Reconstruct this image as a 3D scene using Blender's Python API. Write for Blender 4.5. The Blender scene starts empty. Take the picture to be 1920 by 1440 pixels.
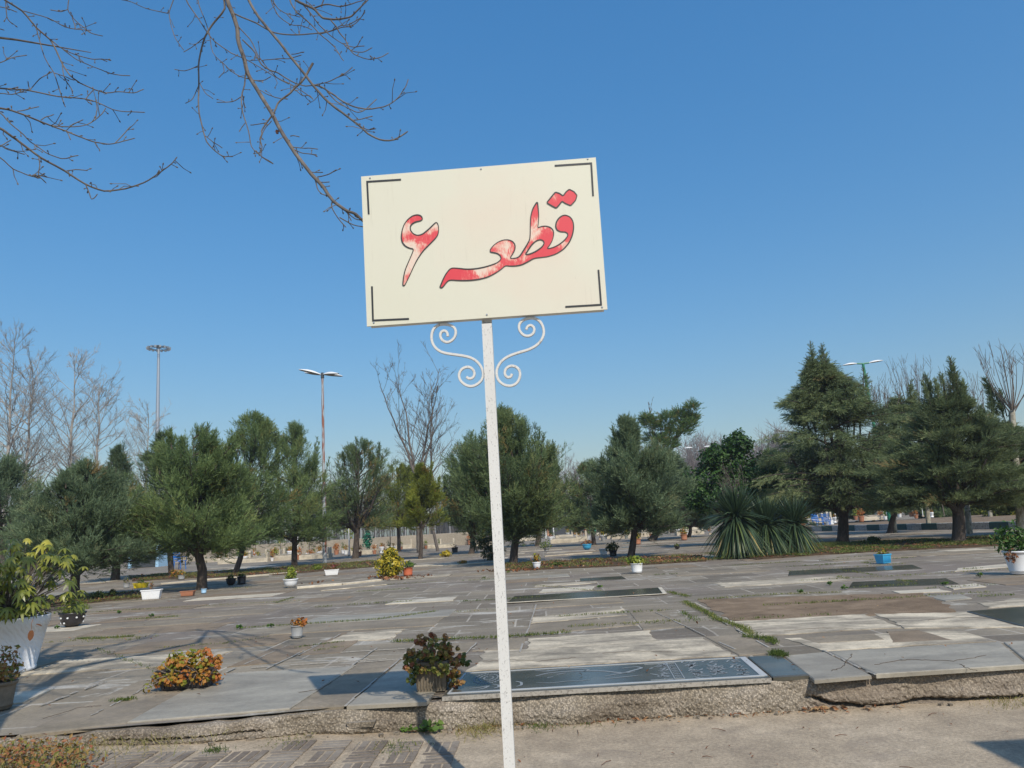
import bpy, math, random
import numpy as np
from mathutils import Matrix, Vector
from mathutils.geometry import tessellate_polygon

random.seed(7)
rng = np.random.default_rng(7)
SC = bpy.context.scene
COL = SC.collection

# ------------------------------------------------------------------ camera, sky, sun
FPX = 1430.0
roll = math.radians(3.4); pitch = math.atan(268.5 / FPX); yaw = math.radians(1.6)
CAM = np.array([0, 0, 1.36])
Fv = np.array([-math.sin(yaw) * math.cos(pitch), math.cos(yaw) * math.cos(pitch), math.sin(pitch)])
R0 = np.cross(Fv, [0, 0, 1]); R0 /= np.linalg.norm(R0); U0 = np.cross(R0, Fv)
Rv = R0 * math.cos(roll) - U0 * math.sin(roll)
Uv = U0 * math.cos(roll) + R0 * math.sin(roll)
cam = bpy.data.cameras.new('camera'); co = bpy.data.objects.new('camera', cam); COL.objects.link(co)
cam.sensor_width = 36; cam.lens = FPX / 1920 * 36; cam.clip_end = 3000; cam.clip_start = .05
co.matrix_world = Matrix(((Rv[0], Uv[0], -Fv[0], CAM[0]), (Rv[1], Uv[1], -Fv[1], CAM[1]), (Rv[2], Uv[2], -Fv[2], CAM[2]), (0, 0, 0, 1)))
SC.camera = co
SUNV = Vector((.385, -.91, 1.0)).normalized()          # towards the sun: behind the camera, a little right
w = bpy.data.worlds.new('World'); SC.world = w; w.use_nodes = True
nt = w.node_tree; nt.nodes.clear()
sky = nt.nodes.new('ShaderNodeTexSky'); sky.sky_type = 'NISHITA'; sky.sun_disc = False
sky.sun_elevation = math.asin(SUNV.z); sky.sun_rotation = math.atan2(SUNV.x, SUNV.y)
sky.air_density = 1.6; sky.dust_density = 1.6; sky.ozone_density = 10; sky.altitude = 0
bg = nt.nodes.new('ShaderNodeBackground'); bg.inputs[1].default_value = .15
out = nt.nodes.new('ShaderNodeOutputWorld')
gm = nt.nodes.new('ShaderNodeGamma'); gm.inputs[1].default_value = .65
hs = nt.nodes.new('ShaderNodeHueSaturation'); hs.inputs['Hue'].default_value = .505; hs.inputs['Saturation'].default_value = 1.46; hs.inputs['Value'].default_value = 1.58
nt.links.new(sky.outputs[0], gm.inputs[0]); nt.links.new(gm.outputs[0], hs.inputs['Color']); nt.links.new(hs.outputs[0], bg.inputs[0])
nt.links.new(bg.outputs[0], out.inputs[0])
sl = bpy.data.lights.new('sun', 'SUN'); sl.energy = 3.9; sl.angle = math.radians(.53); sl.color = (1, .93, .82)
so = bpy.data.objects.new('sun', sl); COL.objects.link(so)
so.rotation_euler = SUNV.to_track_quat('Z', 'Y').to_euler(); so.location = (6, -14, 16)
SC.view_settings.view_transform = 'Standard'; SC.view_settings.look = 'None'
SC.view_settings.exposure = 0; SC.view_settings.gamma = 1
SC.render.engine = 'CYCLES'
SC.cycles.max_bounces = 6; SC.cycles.diffuse_bounces = 3; SC.cycles.transmission_bounces = 4; SC.cycles.transparent_max_bounces = 8

PZ = .21                                                # top of the raised burial ground


def ray(x, y): return Fv + Rv * (x - 960) / FPX - Uv * (y - 720) / FPX
def G(x, y, z=PZ):
    d = ray(x, y); return CAM + d * (z - CAM[2]) / d[2]
def UY(x, y, Y):
    d = ray(x, y); return CAM + d * Y / d[1]
def PX(p):
    v = np.asarray(p, float) - CAM; return 960 + FPX * (v @ Rv) / (v @ Fv), 720 - FPX * (v @ Uv) / (v @ Fv)


# ------------------------------------------------------------------ mesh helpers
class MB:
    def __init__(s): s.V = []; s.F = []; s.T = []; s.M = []; s.n = 0
    def add(s, V, F, tint=.5, mi=0):
        V = np.asarray(V, float).reshape(-1, 3); F = np.asarray(F, np.int64)
        if len(F) == 0: return
        s.V.append(V); s.F.append(F + s.n); s.n += len(V)
        t = np.asarray(tint, float)
        s.T.append(np.full(len(F), float(t)) if t.ndim == 0 else t); s.M.append(np.full(len(F), mi, np.int32))
    def build(s, name, mats, parent=None, origin=(0, 0, 0), smooth=False):
        me = bpy.data.meshes.new(name)
        o = np.asarray(origin, float)
        V = np.concatenate(s.V) - o
        cnt = np.concatenate([np.full(len(f), f.shape[1], np.int32) for f in s.F])
        lv = np.concatenate([f.ravel() for f in s.F]).astype(np.int32)
        me.vertices.add(len(V)); me.vertices.foreach_set('co', V.astype(np.float32).ravel())
        me.loops.add(len(lv)); me.loops.foreach_set('vertex_index', lv)
        me.polygons.add(len(cnt))
        st = np.zeros(len(cnt), np.int32); st[1:] = np.cumsum(cnt)[:-1]
        me.polygons.foreach_set('loop_start', st); me.polygons.foreach_set('loop_total', cnt)
        me.polygons.foreach_set('material_index', np.concatenate(s.M))
        me.polygons.foreach_set('use_smooth', np.full(len(cnt), smooth))
        a = me.attributes.new('tint', 'FLOAT', 'FACE'); a.data.foreach_set('value', np.concatenate(s.T).astype(np.float32))
        me.update(calc_edges=True)
        for m in (mats if isinstance(mats, (list, tuple)) else [mats]): me.materials.append(m)
        ob = bpy.data.objects.new(name, me); COL.objects.link(ob)
        if parent is not None: ob.parent = parent
        else: ob.location = o
        return ob


def root(name, label, cat, loc, group=None):
    o = bpy.data.objects.new(name, None); COL.objects.link(o); o.location = tuple(float(v) for v in loc)
    o.empty_display_size = .1
    return tag(o, label, cat, group)
def tag(o, label, cat, group=None, kind=None):
    if label: o['label'] = label
    if cat: o['category'] = cat
    if group: o['group'] = group
    if kind: o['kind'] = kind
    return o
def struct(o): o['kind'] = 'structure'; return o
def copy_thing(src, loc, rz, sc, label=None, group=None):
    c = src.copy(); COL.objects.link(c); c.location = tuple(float(v) for v in loc); c.rotation_euler = (0, 0, rz); c.scale = (sc, sc, sc)
    if label: c['label'] = label
    if group: c['group'] = group
    for ch in src.children:
        k = ch.copy(); COL.objects.link(k); k.parent = c
        for g in ch.children:
            q = g.copy(); COL.objects.link(q); q.parent = k
    return c


def nrm(v): return v / np.maximum(np.linalg.norm(v, axis=-1, keepdims=True), 1e-9)
def rot_z(a): c, s = math.cos(a), math.sin(a); return np.array([[c, -s, 0], [s, c, 0], [0, 0, 1]])
BF = [[0, 3, 2, 1], [4, 5, 6, 7], [0, 1, 5, 4], [1, 2, 6, 5], [2, 3, 7, 6], [3, 0, 4, 7]]
def box(mb, c, s, rz=0, tint=.5, mi=0, taper=1.0):
    x, y, z = np.asarray(s, float) / 2; t = taper
    V = np.array([[-x * t, -y * t, -z], [x * t, -y * t, -z], [x * t, y * t, -z], [-x * t, y * t, -z], [-x, -y, z], [x, -y, z], [x, y, z], [-x, y, z]])
    mb.add(V @ rot_z(rz).T + np.asarray(c, float), BF, tint, mi)
def bbox(mb, c, s, rz=0, b=.01, tint=.5, mi=0):          # box with chamfered top edges
    x, y, z = np.asarray(s, float) / 2
    L = [(-z, 0), (z - b, 0), (z, b)]
    V = []
    for zz, i in L: V += [[-x + i, -y + i, zz], [x - i, -y + i, zz], [x - i, y - i, zz], [-x + i, y - i, zz]]
    F = [[0, 3, 2, 1], [8, 9, 10, 11]]
    for k in (0, 4):
        for j in range(4): F.append([k + j, k + (j + 1) % 4, k + 4 + (j + 1) % 4, k + 4 + j])
    mb.add(np.array(V) @ rot_z(rz).T + np.asarray(c, float), F, tint, mi)
def tube(mb, pts, rad, sides=5, tint=.5, mi=0, cap=True):
    P = np.asarray(pts, float); n = len(P); rad = np.broadcast_to(np.asarray(rad, float), (n,))
    T = nrm(np.gradient(P, axis=0)); ref = np.array([0, 0, 1.]) if abs(T[0][2]) < .9 else np.array([0, 1., 0])
    A = nrm(np.cross(T, ref)); B = np.cross(T, A)
    a = np.arange(sides) * 2 * math.pi / sides
    V = P[:, None] + rad[:, None, None] * (np.cos(a)[None, :, None] * A[:, None] + np.sin(a)[None, :, None] * B[:, None])
    i = np.arange(n - 1)[:, None] * sides; j = np.arange(sides)[None]; j2 = (j + 1) % sides
    F = np.stack([i + j, i + sides + j, i + sides + j2, i + j2], -1).reshape(-1, 4)
    mb.add(V.reshape(-1, 3), F, tint, mi)
    if cap and sides >= 3:
        for q, e in ((0, 1), (n - 1, -1)):
            c = P[q]; k = np.arange(sides); ring = V[q]
            mb.add(np.vstack([ring, c]), np.stack([k, (k + 1) % sides, np.full(sides, sides)], -1)[:, ::e], tint, mi)
def lathe(mb, prof, c, seg=24, tint=.5, mi=0, wob=0):
    prof = np.asarray(prof, float); n = len(prof); a = np.arange(seg) * 2 * math.pi / seg
    V = np.stack([prof[:, 0:1] * np.cos(a), prof[:, 0:1] * np.sin(a), np.repeat(prof[:, 1:2], seg, 1)], -1)
    if wob: V[..., :2] *= (1 + wob * np.sin(a * 3 + 1) * np.linspace(0, 1, n)[:, None])[..., None]
    i = np.arange(n - 1)[:, None] * seg; j = np.arange(seg)[None]; j2 = (j + 1) % seg
    F = np.stack([i + j, i + j2, i + seg + j2, i + seg + j], -1).reshape(-1, 4)
    mb.add(V.reshape(-1, 3) + np.asarray(c, float), F, tint, mi)
    cc = np.asarray(c, float)
    mb.add(np.vstack([V[0] + cc, [cc + [0, 0, prof[0, 1]]]]), np.stack([(np.arange(seg) + 1) % seg, np.arange(seg), np.full(seg, seg)], -1), tint, mi)
def prism(mb, poly, z0, z1, tint=.5, mi=0, ch=.006):     # poly: world XY corners, counter-clockwise
    P = np.asarray(poly, float)[:, :2]; n = len(P); c = P.mean(0)
    P2 = c + (P - c) * (1 - ch / max(np.abs(P - c).min(), .05))
    V = np.vstack([np.c_[P, np.full(n, z0)], np.c_[P, np.full(n, z1 - ch)], np.c_[P2, np.full(n, z1)]])
    k = np.arange(n); k2 = (k + 1) % n
    F = np.vstack([np.stack([k + q, k2 + q, k2 + n + q, k + n + q], -1) for q in (0, n)])
    mb.add(V, F, tint, mi); mb.add(V[2 * n:], [list(range(n))], tint, mi)
def ribbons(mb, P, D, L, W, droop=.3, seg=4, tint=.5, mi=0, prof=None, side=None, fold=0):
    P = np.asarray(P, float); D = nrm(np.asarray(D, float)); n = len(P)
    L = np.broadcast_to(np.asarray(L, float), (n,)); W = np.broadcast_to(np.asarray(W, float), (n,)); droop = np.broadcast_to(np.asarray(droop, float), (n,))
    s = np.linspace(0, 1, seg + 1)
    C = P[:, None] + D[:, None] * (L[:, None] * s)[..., None]
    C[..., 2] -= (droop * L)[:, None] * s ** 2
    if side is None:
        side = nrm(np.cross(D, np.array([0, 0, 1.]) + rng.normal(0, .35, (n, 3))))
    pr = np.asarray(prof if prof is not None else np.sin(np.linspace(.35, math.pi, seg + 1)) ** .7 + .02)
    h = (W[:, None] * pr / 2)[..., None] * side[:, None]
    V = np.stack([C - h, C + h], 2).reshape(n, -1, 3)
    m = 2 * (seg + 1); k = np.arange(seg) * 2
    F = np.stack([k, k + 1, k + 3, k + 2], -1)[None] + (np.arange(n) * m)[:, None, None]
    t = np.asarray(tint, float)
    mb.add(V.reshape(-1, 3), F.reshape(-1, 4), np.repeat(np.broadcast_to(t, (n,)), seg), mi)
def leaves(mb, P, N, S, tint, mi=0, asp=.75):             # folded leaf: two triangles each side of the rib
    n = len(P); N = nrm(N); A = nrm(np.cross(N, rng.normal(size=(n, 3)))); B = np.cross(N, A)
    S = np.broadcast_to(np.asarray(S, float), (n,))[:, None]
    c = P; V = np.stack([c - A * S * .5, c + B * S * .5 * asp + N * S * .12, c + A * S * .55, c - B * S * .5 * asp + N * S * .12], 1)
    i = np.arange(n)[:, None] * 4
    F = np.concatenate([i + np.array([0, 1, 2]), i + np.array([0, 2, 3])]); t = np.asarray(tint, float)
    t = np.broadcast_to(t, (n,)); mb.add(V.reshape(-1, 3), F, np.concatenate([t, t]), mi)
def plumes(mb, P, D, L, nb=9, w=.02, ang=.75, tint=.5, flat=0.0, mi=0):
    n = len(P); D = nrm(D); sd = nrm(np.cross(D, nrm(rng.normal(size=(n, 3)) * (1 - flat) + np.array([0, 0, 1.]) * flat)))
    L = np.broadcast_to(np.asarray(L, float), (n,))
    s = (np.arange(nb) / nb); sg = np.where(np.arange(nb) % 2, 1., -1.)
    c = P[:, None] + D[:, None] * (L[:, None] * s)[..., None]
    aa = ang * (1 - .7 * s) * rng.uniform(.7, 1.2, (n, nb)); ll = L[:, None] * (.52 - .28 * s) * rng.uniform(.7, 1.25, (n, nb))
    up = np.cross(sd, D); jit = rng.normal(0, .22, (n, nb, 1))
    d = D[:, None] * np.cos(aa)[..., None] + (sg * np.sin(aa))[..., None] * sd[:, None] + jit * up[:, None]
    wv = nrm(np.cross(d, rng.normal(size=(n, nb, 3)))) * w * .5
    V = np.stack([c - wv, c + wv, c + d * ll[..., None]], 2).reshape(-1, 3)
    F = np.arange(n * nb * 3).reshape(-1, 3); t = np.repeat(np.broadcast_to(np.asarray(tint, float), (n,)), nb)
    mb.add(V, F, t, mi)


# ------------------------------------------------------------------ materials
def newmat(name):
    m = bpy.data.materials.new(name); m.use_nodes = True; n = m.node_tree; n.nodes.clear()
    o = n.nodes.new('ShaderNodeOutputMaterial'); b = n.nodes.new('ShaderNodeBsdfPrincipled'); n.links.new(b.outputs[0], o.inputs[0])
    return m, n, b, o
def N_(n, t, **k):
    x = n.nodes.new(t)
    for a, v in k.items():
        if a.startswith('i_'):
            key = a[2:]; x.inputs[int(key) if key.isdigit() else key.replace('_', ' ')].default_value = v
        else: setattr(x, a, v)
    return x
def ramp(n, fac, stops):
    r = n.nodes.new('ShaderNodeValToRGB'); n.links.new(fac, r.inputs[0]); e = r.color_ramp.elements
    while len(e) < len(stops): e.new(.5)
    for k, (p, c) in enumerate(stops): e[k].position = p; e[k].color = (*c, 1) if len(c) == 3 else c
    return r.outputs[0]
def gray(v): return (v, v, v)
def mix(n, a, b, fac, mode='MIX'):
    m = n.nodes.new('ShaderNodeMix'); m.data_type = 'RGBA'; m.blend_type = mode
    for s, v in ((m.inputs[0], fac), (m.inputs[6], a), (m.inputs[7], b)):
        if hasattr(v, 'is_output') or isinstance(v, bpy.types.NodeSocket): n.links.new(v, s)
        elif isinstance(v, (int, float)): s.default_value = v
        else: s.default_value = (*v, 1)
    return m.outputs[2]
def coords(n, mode='Object', scale=(1, 1, 1), rnd=True):
    if mode == 'World': src = n.nodes.new('ShaderNodeNewGeometry').outputs['Position']
    else: src = n.nodes.new('ShaderNodeTexCoord').outputs['Object']
    mp = n.nodes.new('ShaderNodeMapping'); mp.inputs['Scale'].default_value = scale
    n.links.new(src, mp.inputs[0])
    if mode != 'World' and rnd:
        oi = n.nodes.new('ShaderNodeObjectInfo'); mu = n.nodes.new('ShaderNodeMath'); mu.operation = 'MULTIPLY'; mu.inputs[1].default_value = 57.
        n.links.new(oi.outputs['Random'], mu.inputs[0]); n.links.new(mu.outputs[0], mp.inputs['Location'])
    return mp.outputs[0]
def noise(n, vec, scale, detail=6, rough=.6, dist=0):
    t = N_(n, 'ShaderNodeTexNoise', i_Scale=scale, i_Detail=detail, i_Roughness=rough, i_Distortion=dist)
    n.links.new(vec, t.inputs['Vector']); return t.outputs[0]
def bump(n, b, h, strength, dist):
    x = N_(n, 'ShaderNodeBump', i_Strength=strength, i_Distance=dist); n.links.new(h, x.inputs['Height']); n.links.new(x.outputs[0], b.inputs['Normal'])

def stone(name, cols, big=1.2, fine=26, rough=.8, bm=.35, mode='Object', stretch=(1, 1, 1), speck=.25, spec=.3, dist=.4, stain=0):
    wr, wb = (1.12, .84) if name in ('cream_stone', 'white_stone', 'pale_stone') else (1.19, .78); cols = [(r_ * wr, g_ * 1.02, b_ * wb) for r_, g_, b_ in cols]
    m, n, b, o = newmat(name); v = coords(n, mode, stretch); v0 = coords(n, mode)
    f = noise(n, v, big, 9, .62, dist); f2 = noise(n, v0, fine, 6, .7)
    k = len(cols); c = ramp(n, f, [(.3 + .42 * i / max(k - 1, 1), cols[i]) for i in range(k)])
    c = mix(n, c, ramp(n, f2, [(.3, gray(1 - speck)), (.7, gray(1 + speck * .5))]), 1., 'MULTIPLY')
    if stain:
        f5 = noise(n, v0, 1.9, 10, .74, .6); f6 = noise(n, v0, .9, 4, .6)
        c = mix(n, c, (.12, .105, .085), ramp(n, f5, [(.5, gray(0)), (.66, gray(stain * .8))]))
        c = mix(n, c, (.2, .165, .125), ramp(n, f6, [(.5, gray(0)), (.7, gray(stain * .8))]))
    n.links.new(c, b.inputs[0]); b.inputs['Roughness'].default_value = rough; b.inputs['Specular IOR Level'].default_value = spec
    bump(n, b, f2, bm, .01); return m
def paint(name, col, rough=.5, var=.12, metal=0, bm=.05, scale=8, dirt=None):
    m, n, b, o = newmat(name); v = coords(n)
    f = noise(n, v, scale, 6); c = mix(n, tuple(x * (1 - var) for x in col), tuple(min(1, x * (1 + var)) for x in col), f)
    if dirt:
        f2 = noise(n, v, scale * 2.3, 8, .7); c = mix(n, c, dirt[0], ramp(n, f2, [(dirt[1], gray(0)), (dirt[1] + .1, gray(1))]))
    n.links.new(c, b.inputs[0]); b.inputs['Roughness'].default_value = rough; b.inputs['Metallic'].default_value = metal
    if bm: bump(n, b, f, bm, .01)
    return m
def foliage(name, stops, rough=.6, trans=.36, spec=.25):
    m, n, b, o = newmat(name); a = N_(n, 'ShaderNodeAttribute', attribute_name='tint')
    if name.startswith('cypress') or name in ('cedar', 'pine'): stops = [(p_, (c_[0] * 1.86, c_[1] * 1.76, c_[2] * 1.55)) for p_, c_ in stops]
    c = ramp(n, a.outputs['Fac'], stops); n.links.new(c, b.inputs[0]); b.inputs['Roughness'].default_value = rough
    b.inputs['Specular IOR Level'].default_value = spec
    t = n.nodes.new('ShaderNodeBsdfTranslucent'); n.links.new(c, t.inputs[0])
    x = N_(n, 'ShaderNodeMixShader', i_0=trans); n.links.new(b.outputs[0], x.inputs[1]); n.links.new(t.outputs[0], x.inputs[2]); n.links.new(x.outputs[0], o.inputs[0])
    return m
def bark(name, c1, c2, scale=(9, 9, 2), bm=.6):
    m, n, b, o = newmat(name); v = coords(n, 'Object', scale); f = noise(n, v, 2, 8, .7)
    n.links.new(ramp(n, f, [(.35, c1), (.65, c2)]), b.inputs[0]); b.inputs['Roughness'].default_value = .9; bump(n, b, f, bm, .03); return m

M = {}
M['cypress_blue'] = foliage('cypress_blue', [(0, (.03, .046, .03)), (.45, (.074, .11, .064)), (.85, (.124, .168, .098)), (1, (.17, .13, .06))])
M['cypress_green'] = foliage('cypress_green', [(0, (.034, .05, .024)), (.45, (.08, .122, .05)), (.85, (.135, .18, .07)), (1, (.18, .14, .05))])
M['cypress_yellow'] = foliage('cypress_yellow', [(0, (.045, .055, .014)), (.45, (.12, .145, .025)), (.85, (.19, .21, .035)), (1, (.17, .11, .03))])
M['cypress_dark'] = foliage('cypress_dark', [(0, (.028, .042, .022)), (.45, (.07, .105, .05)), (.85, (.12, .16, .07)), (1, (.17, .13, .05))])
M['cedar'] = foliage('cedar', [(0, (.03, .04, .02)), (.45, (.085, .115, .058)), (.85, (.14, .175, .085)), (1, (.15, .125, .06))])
M['broadleaf'] = foliage('broadleaf', [(0, (.015, .035, .01)), (.6, (.04, .1, .018)), (1, (.09, .17, .03))], .5, .2, .3)
M['pine'] = foliage('pine', [(0, (.035, .06, .02)), (.6, (.075, .13, .04)), (1, (.2, .12, .04))])
M['hedge'] = foliage('hedge', [(0, (.08, .1, .015)), (.6, (.2, .22, .03)), (1, (.32, .28, .04))])
M['yucca'] = foliage('yucca', [(0, (.03, .055, .028)), (.5, (.065, .105, .05)), (.72, (.17, .22, .05)), (.85, (.3, .29, .08)), (1, (.45, .3, .16))], .4, .2, .5)
M['lime'] = foliage('lime', [(0, (.1, .14, .02)), (.5, (.2, .26, .03)), (1, (.42, .42, .06))], .4, .3, .4)
M['autumn'] = foliage('autumn', [(0, (.1, .14, .02)), (.3, (.22, .24, .03)), (.6, (.42, .2, .035)), (1, (.5, .16, .05))], .5, .3)
M['geranium'] = foliage('geranium', [(0, (.06, .09, .02)), (.4, (.18, .19, .04)), (.7, (.32, .19, .06)), (1, (.3, .11, .055))], .5, .2)
M['golden'] = foliage('golden', [(0, (.06, .09, .015)), (.35, (.14, .16, .02)), (.6, (.5, .4, .03)), (1, (.65, .5, .06))], .35, .25, .4)
M['schefflera'] = foliage('schefflera', [(0, (.08, .11, .02)), (.5, (.24, .26, .035)), (1, (.5, .45, .07))], .35, .3, .5)
M['grass'] = foliage('grass', [(0, (.06, .1, .02)), (.5, (.15, .19, .04)), (.75, (.28, .26, .08)), (1, (.4, .32, .17))])
M['litter'] = foliage('litter', [(0, (.1, .045, .02)), (.4, (.22, .09, .04)), (.7, (.3, .15, .07)), (1, (.36, .25, .13))], .8, .05)
M['weed'] = foliage('weed', [(0, (.05, .1, .02)), (.6, (.13, .22, .04)), (1, (.24, .32, .07))])
M['pink'] = foliage('pink', [(0, (.5, .05, .15)), (1, (.7, .15, .3))])
M['bark'] = bark('bark', (.035, .026, .02), (.11, .085, .065))
M['twig'] = bark('twig', (.07, .052, .042), (.22, .185, .15), (20, 20, 20), .2)
M['twig_dark'] = bark('twig_dark', (.075, .062, .052), (.19, .165, .14), (5, 5, 2), .2)
M['twig_pale'] = bark('twig_pale', (.2, .18, .155), (.4, .365, .32), (3, 3, 1), .2)
M['plane_bark'] = bark('plane_bark', (.16, .14, .1), (.48, .45, .36), (5, 5, 3), .3)
M['soil'] = stone('soil', [(.05, .035, .025), (.1, .075, .05)], 8, 60)
M['grey_stone'] = stone('grey_stone', [(.17, .16, .145), (.21, .2, .18), (.25, .238, .22), (.31, .295, .27)], 1.6, 30, .75, .3, stretch=(1, 1.5, 1), stain=0.6)
M['brown_stone'] = stone('brown_stone', [(.15, .13, .11), (.21, .185, .16), (.27, .24, .21)], 2.2, 34, .85, .4, stretch=(1, 1.3, 1), stain=0.6)
M['pale_stone'] = stone('pale_stone', [(.21, .207, .198), (.29, .287, .275), (.38, .375, .355)], 1.7, 30, .6, .2, stretch=(1, 2.2, 1), speck=.15, stain=0.4)
M['white_stone'] = stone('white_stone', [(.36, .34, .3), (.52, .5, .46), (.66, .64, .6)], 2.4, 30, .6, .2, stretch=(1, 2, 1), speck=.15, stain=0.35)
M['cream_stone'] = stone('cream_stone', [(.2, .19, .17), (.32, .3, .27), (.55, .515, .455), (.66, .62, .55)], 1.5, 30, .85, .4, stretch=(1, 2.0, 1), dist=.9, stain=0.6)
M['black_stone'] = stone('black_stone', [(.045, .053, .056), (.068, .076, .078), (.105, .11, .106)], 1.8, 40, .2, .04, speck=.1, spec=.35, stain=.3, stretch=(1, 2, 1))
M['engrave'] = paint('engrave', (.24, .26, .26), .7, .15)
M['engrave_strong'] = paint('engrave_strong', (.4, .41, .4), .7, .2)
M['joint'] = paint('joint', (.36, .33, .28), .85, .25, scale=20, dirt=((.2, .18, .15), .5))
M['dirt'] = stone('dirt', [(.12, .095, .075), (.19, .155, .125), (.26, .22, .185)], 3, 70, .95, .6, mode='World', speck=.4)
M['white_paint'] = paint('white_paint', (.74, .74, .72), .45, .06, dirt=((.4, .38, .34), .62))
M['white_plastic'] = paint('white_plastic', (.78, .78, .77), .4, .04)
M['pot_grey'] = stone('pot_grey', [(.1, .095, .09), (.15, .145, .135), (.2, .19, .18)], 4, 40)
M['grey_concrete'] = stone('grey_concrete', [(.26, .25, .23), (.36, .345, .32), (.44, .42, .39)], 4, 40)
M['steel'] = paint('steel', (.42, .45, .48), .4, .1, .6)
M['dark_metal'] = paint('dark_metal', (.05, .055, .06), .5)
M['black_plastic'] = paint('black_plastic', (.025, .022, .024), .35)
M['blue_plastic'] = paint('blue_plastic', (.03, .17, .52), .4)
M['cyan_plastic'] = paint('cyan_plastic', (.05, .36, .6), .4)
M['yellow_plastic'] = paint('yellow_plastic', (.72, .55, .02), .4)
M['red_clay'] = paint('red_clay', (.5, .12, .05), .7, .2)
M['terracotta'] = paint('terracotta', (.4, .17, .09), .75, .2)
M['grey_plastic'] = paint('grey_plastic', (.3, .3, .29), .6, .2)
M['green_paint'] = paint('green_paint', (.02, .2, .11), .45, .15)
M['kerb_green'] = paint('kerb_green', (.035, .09, .085), .8, .25, dirt=((.2, .19, .17), .6))
M['kerb_white'] = paint('kerb_white', (.42, .42, .4), .85, .25, dirt=((.2, .19, .17), .5))
M['wall'] = stone('wall', [(.25, .25, .25), (.33, .33, .33)], .8, 12)
M['brick_orange'] = paint('brick_orange', (.5, .27, .16), .85, .2)
M['sky_plastic'] = paint('sky_plastic', (.35, .55, .72), .5)
M['asphalt'] = stone('asphalt', [(.14, .135, .13), (.19, .18, .17), (.25, .24, .225)], .9, 40, .9, .4, mode='World')


# ------------------------------------------------------------------ ground
KX = [-14, -6, -3.5, -2.277, -.9, -.377, 1.0, 1.815, 3.29, 8, 20]
KY = [4.95, 5.05, 5.19, 5.34, 5.62, 5.70, 5.70, 5.69, 5.71, 5.8, 5.9]
def kerb_y(x): return np.interp(x, KX, KY)
def path_z(x): return np.interp(x, [-6, -3.3, -2.3, -1.5, -.6, 40], [.13, .125, .09, .055, 0, 0])

def grid(mb, xs, ys, zf):
    X, Y = np.meshgrid(xs, ys); Z = zf(X, Y); nx = len(xs); ny = len(ys)
    i = np.arange(ny - 1)[:, None] * nx; j = np.arange(nx - 1)[None]
    F = np.stack([i + j, i + j + 1, i + nx + j + 1, i + nx + j], -1).reshape(-1, 4)
    mb.add(np.stack([X, Y, Z], -1).reshape(-1, 3), F)

# concrete path
m, n, b, o = newmat('path_concrete'); v = coords(n, 'World')
f = noise(n, v, .8, 8, .6, .3); f2 = noise(n, v, 45, 5, .7); f3 = noise(n, v, 5, 8, .7)
c = ramp(n, f, [(.3, (.34, .265, .18)), (.5, (.455, .36, .245)), (.7, (.55, .445, .315))])
c = mix(n, c, ramp(n, f3, [(.35, gray(.78)), (.65, gray(1.12))]), 1., 'MULTIPLY')
c = mix(n, c, ramp(n, f2, [(.3, gray(.62)), (.7, gray(1.18))]), 1., 'MULTIPLY'); f8 = noise(n, v, 150, 3, .6); c = mix(n, c, ramp(n, f8, [(.34, gray(.55)), (.46, gray(1.)), (.62, gray(1.)), (.72, gray(1.3))]), .8, 'MULTIPLY')
f10 = noise(n, v, 1.7, 9, .7, .8); c = mix(n, c, (.24, .19, .14), ramp(n, f10, [(.54, gray(0)), (.66, gray(.55))]))
vc = N_(n, 'ShaderNodeTexVoronoi', feature='DISTANCE_TO_EDGE', i_Scale=.55); dv = N_(n, 'ShaderNodeTexNoise', i_Scale=3., i_Detail=6.); n.links.new(v, dv.inputs['Vector']); vm = N_(n, 'ShaderNodeVectorMath', operation='SCALE'); vm.inputs['Scale'].default_value = .35; n.links.new(dv.outputs['Color'], vm.inputs[0]); va = N_(n, 'ShaderNodeVectorMath', operation='ADD'); n.links.new(v, va.inputs[0]); n.links.new(vm.outputs[0], va.inputs[1]); n.links.new(va.outputs[0], vc.inputs['Vector'])
c = mix(n, (.13, .1, .075), c, ramp(n, vc.outputs['Distance'], [(.0004, gray(.75)), (.002, gray(1))]))
n.links.new(c, b.inputs[0]); b.inputs['Roughness'].default_value = .9; bump(n, b, f2, .6, .012); M['path'] = m
mb = MB(); grid(mb, np.linspace(-12, 12, 97), np.linspace(-16, 6.1, 60), lambda X, Y: path_z(X))
struct(mb.build('path', M['path']))
mb = MB(); grid(mb, np.array([-600, 600]), np.array([-300, 900]), lambda X, Y: X * 0 - .12)
struct(mb.build('ground', M['asphalt']))

# raised burial ground: base sheet, joints as brick texture, dirt, dust
m, n, b, o = newmat('paving'); v = coords(n, 'World'); vs = coords(n, 'World', (1, 2.0, 1))
bk = N_(n, 'ShaderNodeTexBrick', offset=.37, squash=1.0, i_Scale=1.0, i_Mortar_Size=.014, i_Mortar_Smooth=.3)
bk.inputs['Brick Width'].default_value = 1.02; bk.inputs['Row Height'].default_value = .78
for k, cc in (('Color1', (.165, .133, .09, 1)), ('Color2', (.275, .228, .16, 1)), ('Mortar', (.4, .35, .275, 1))): bk.inputs[k].default_value = cc
wv = N_(n, 'ShaderNodeVectorMath', operation='ADD'); nz = N_(n, 'ShaderNodeTexNoise', i_Scale=1.6, i_Detail=3.)
n.links.new(v, nz.inputs['Vector']); sc_ = N_(n, 'ShaderNodeVectorMath', operation='SCALE'); sc_.inputs['Scale'].default_value = .05
n.links.new(nz.outputs['Color'], sc_.inputs[0]); n.links.new(v, wv.inputs[0]); n.links.new(sc_.outputs[0], wv.inputs[1]); n.links.new(wv.outputs[0], bk.inputs['Vector'])
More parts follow.
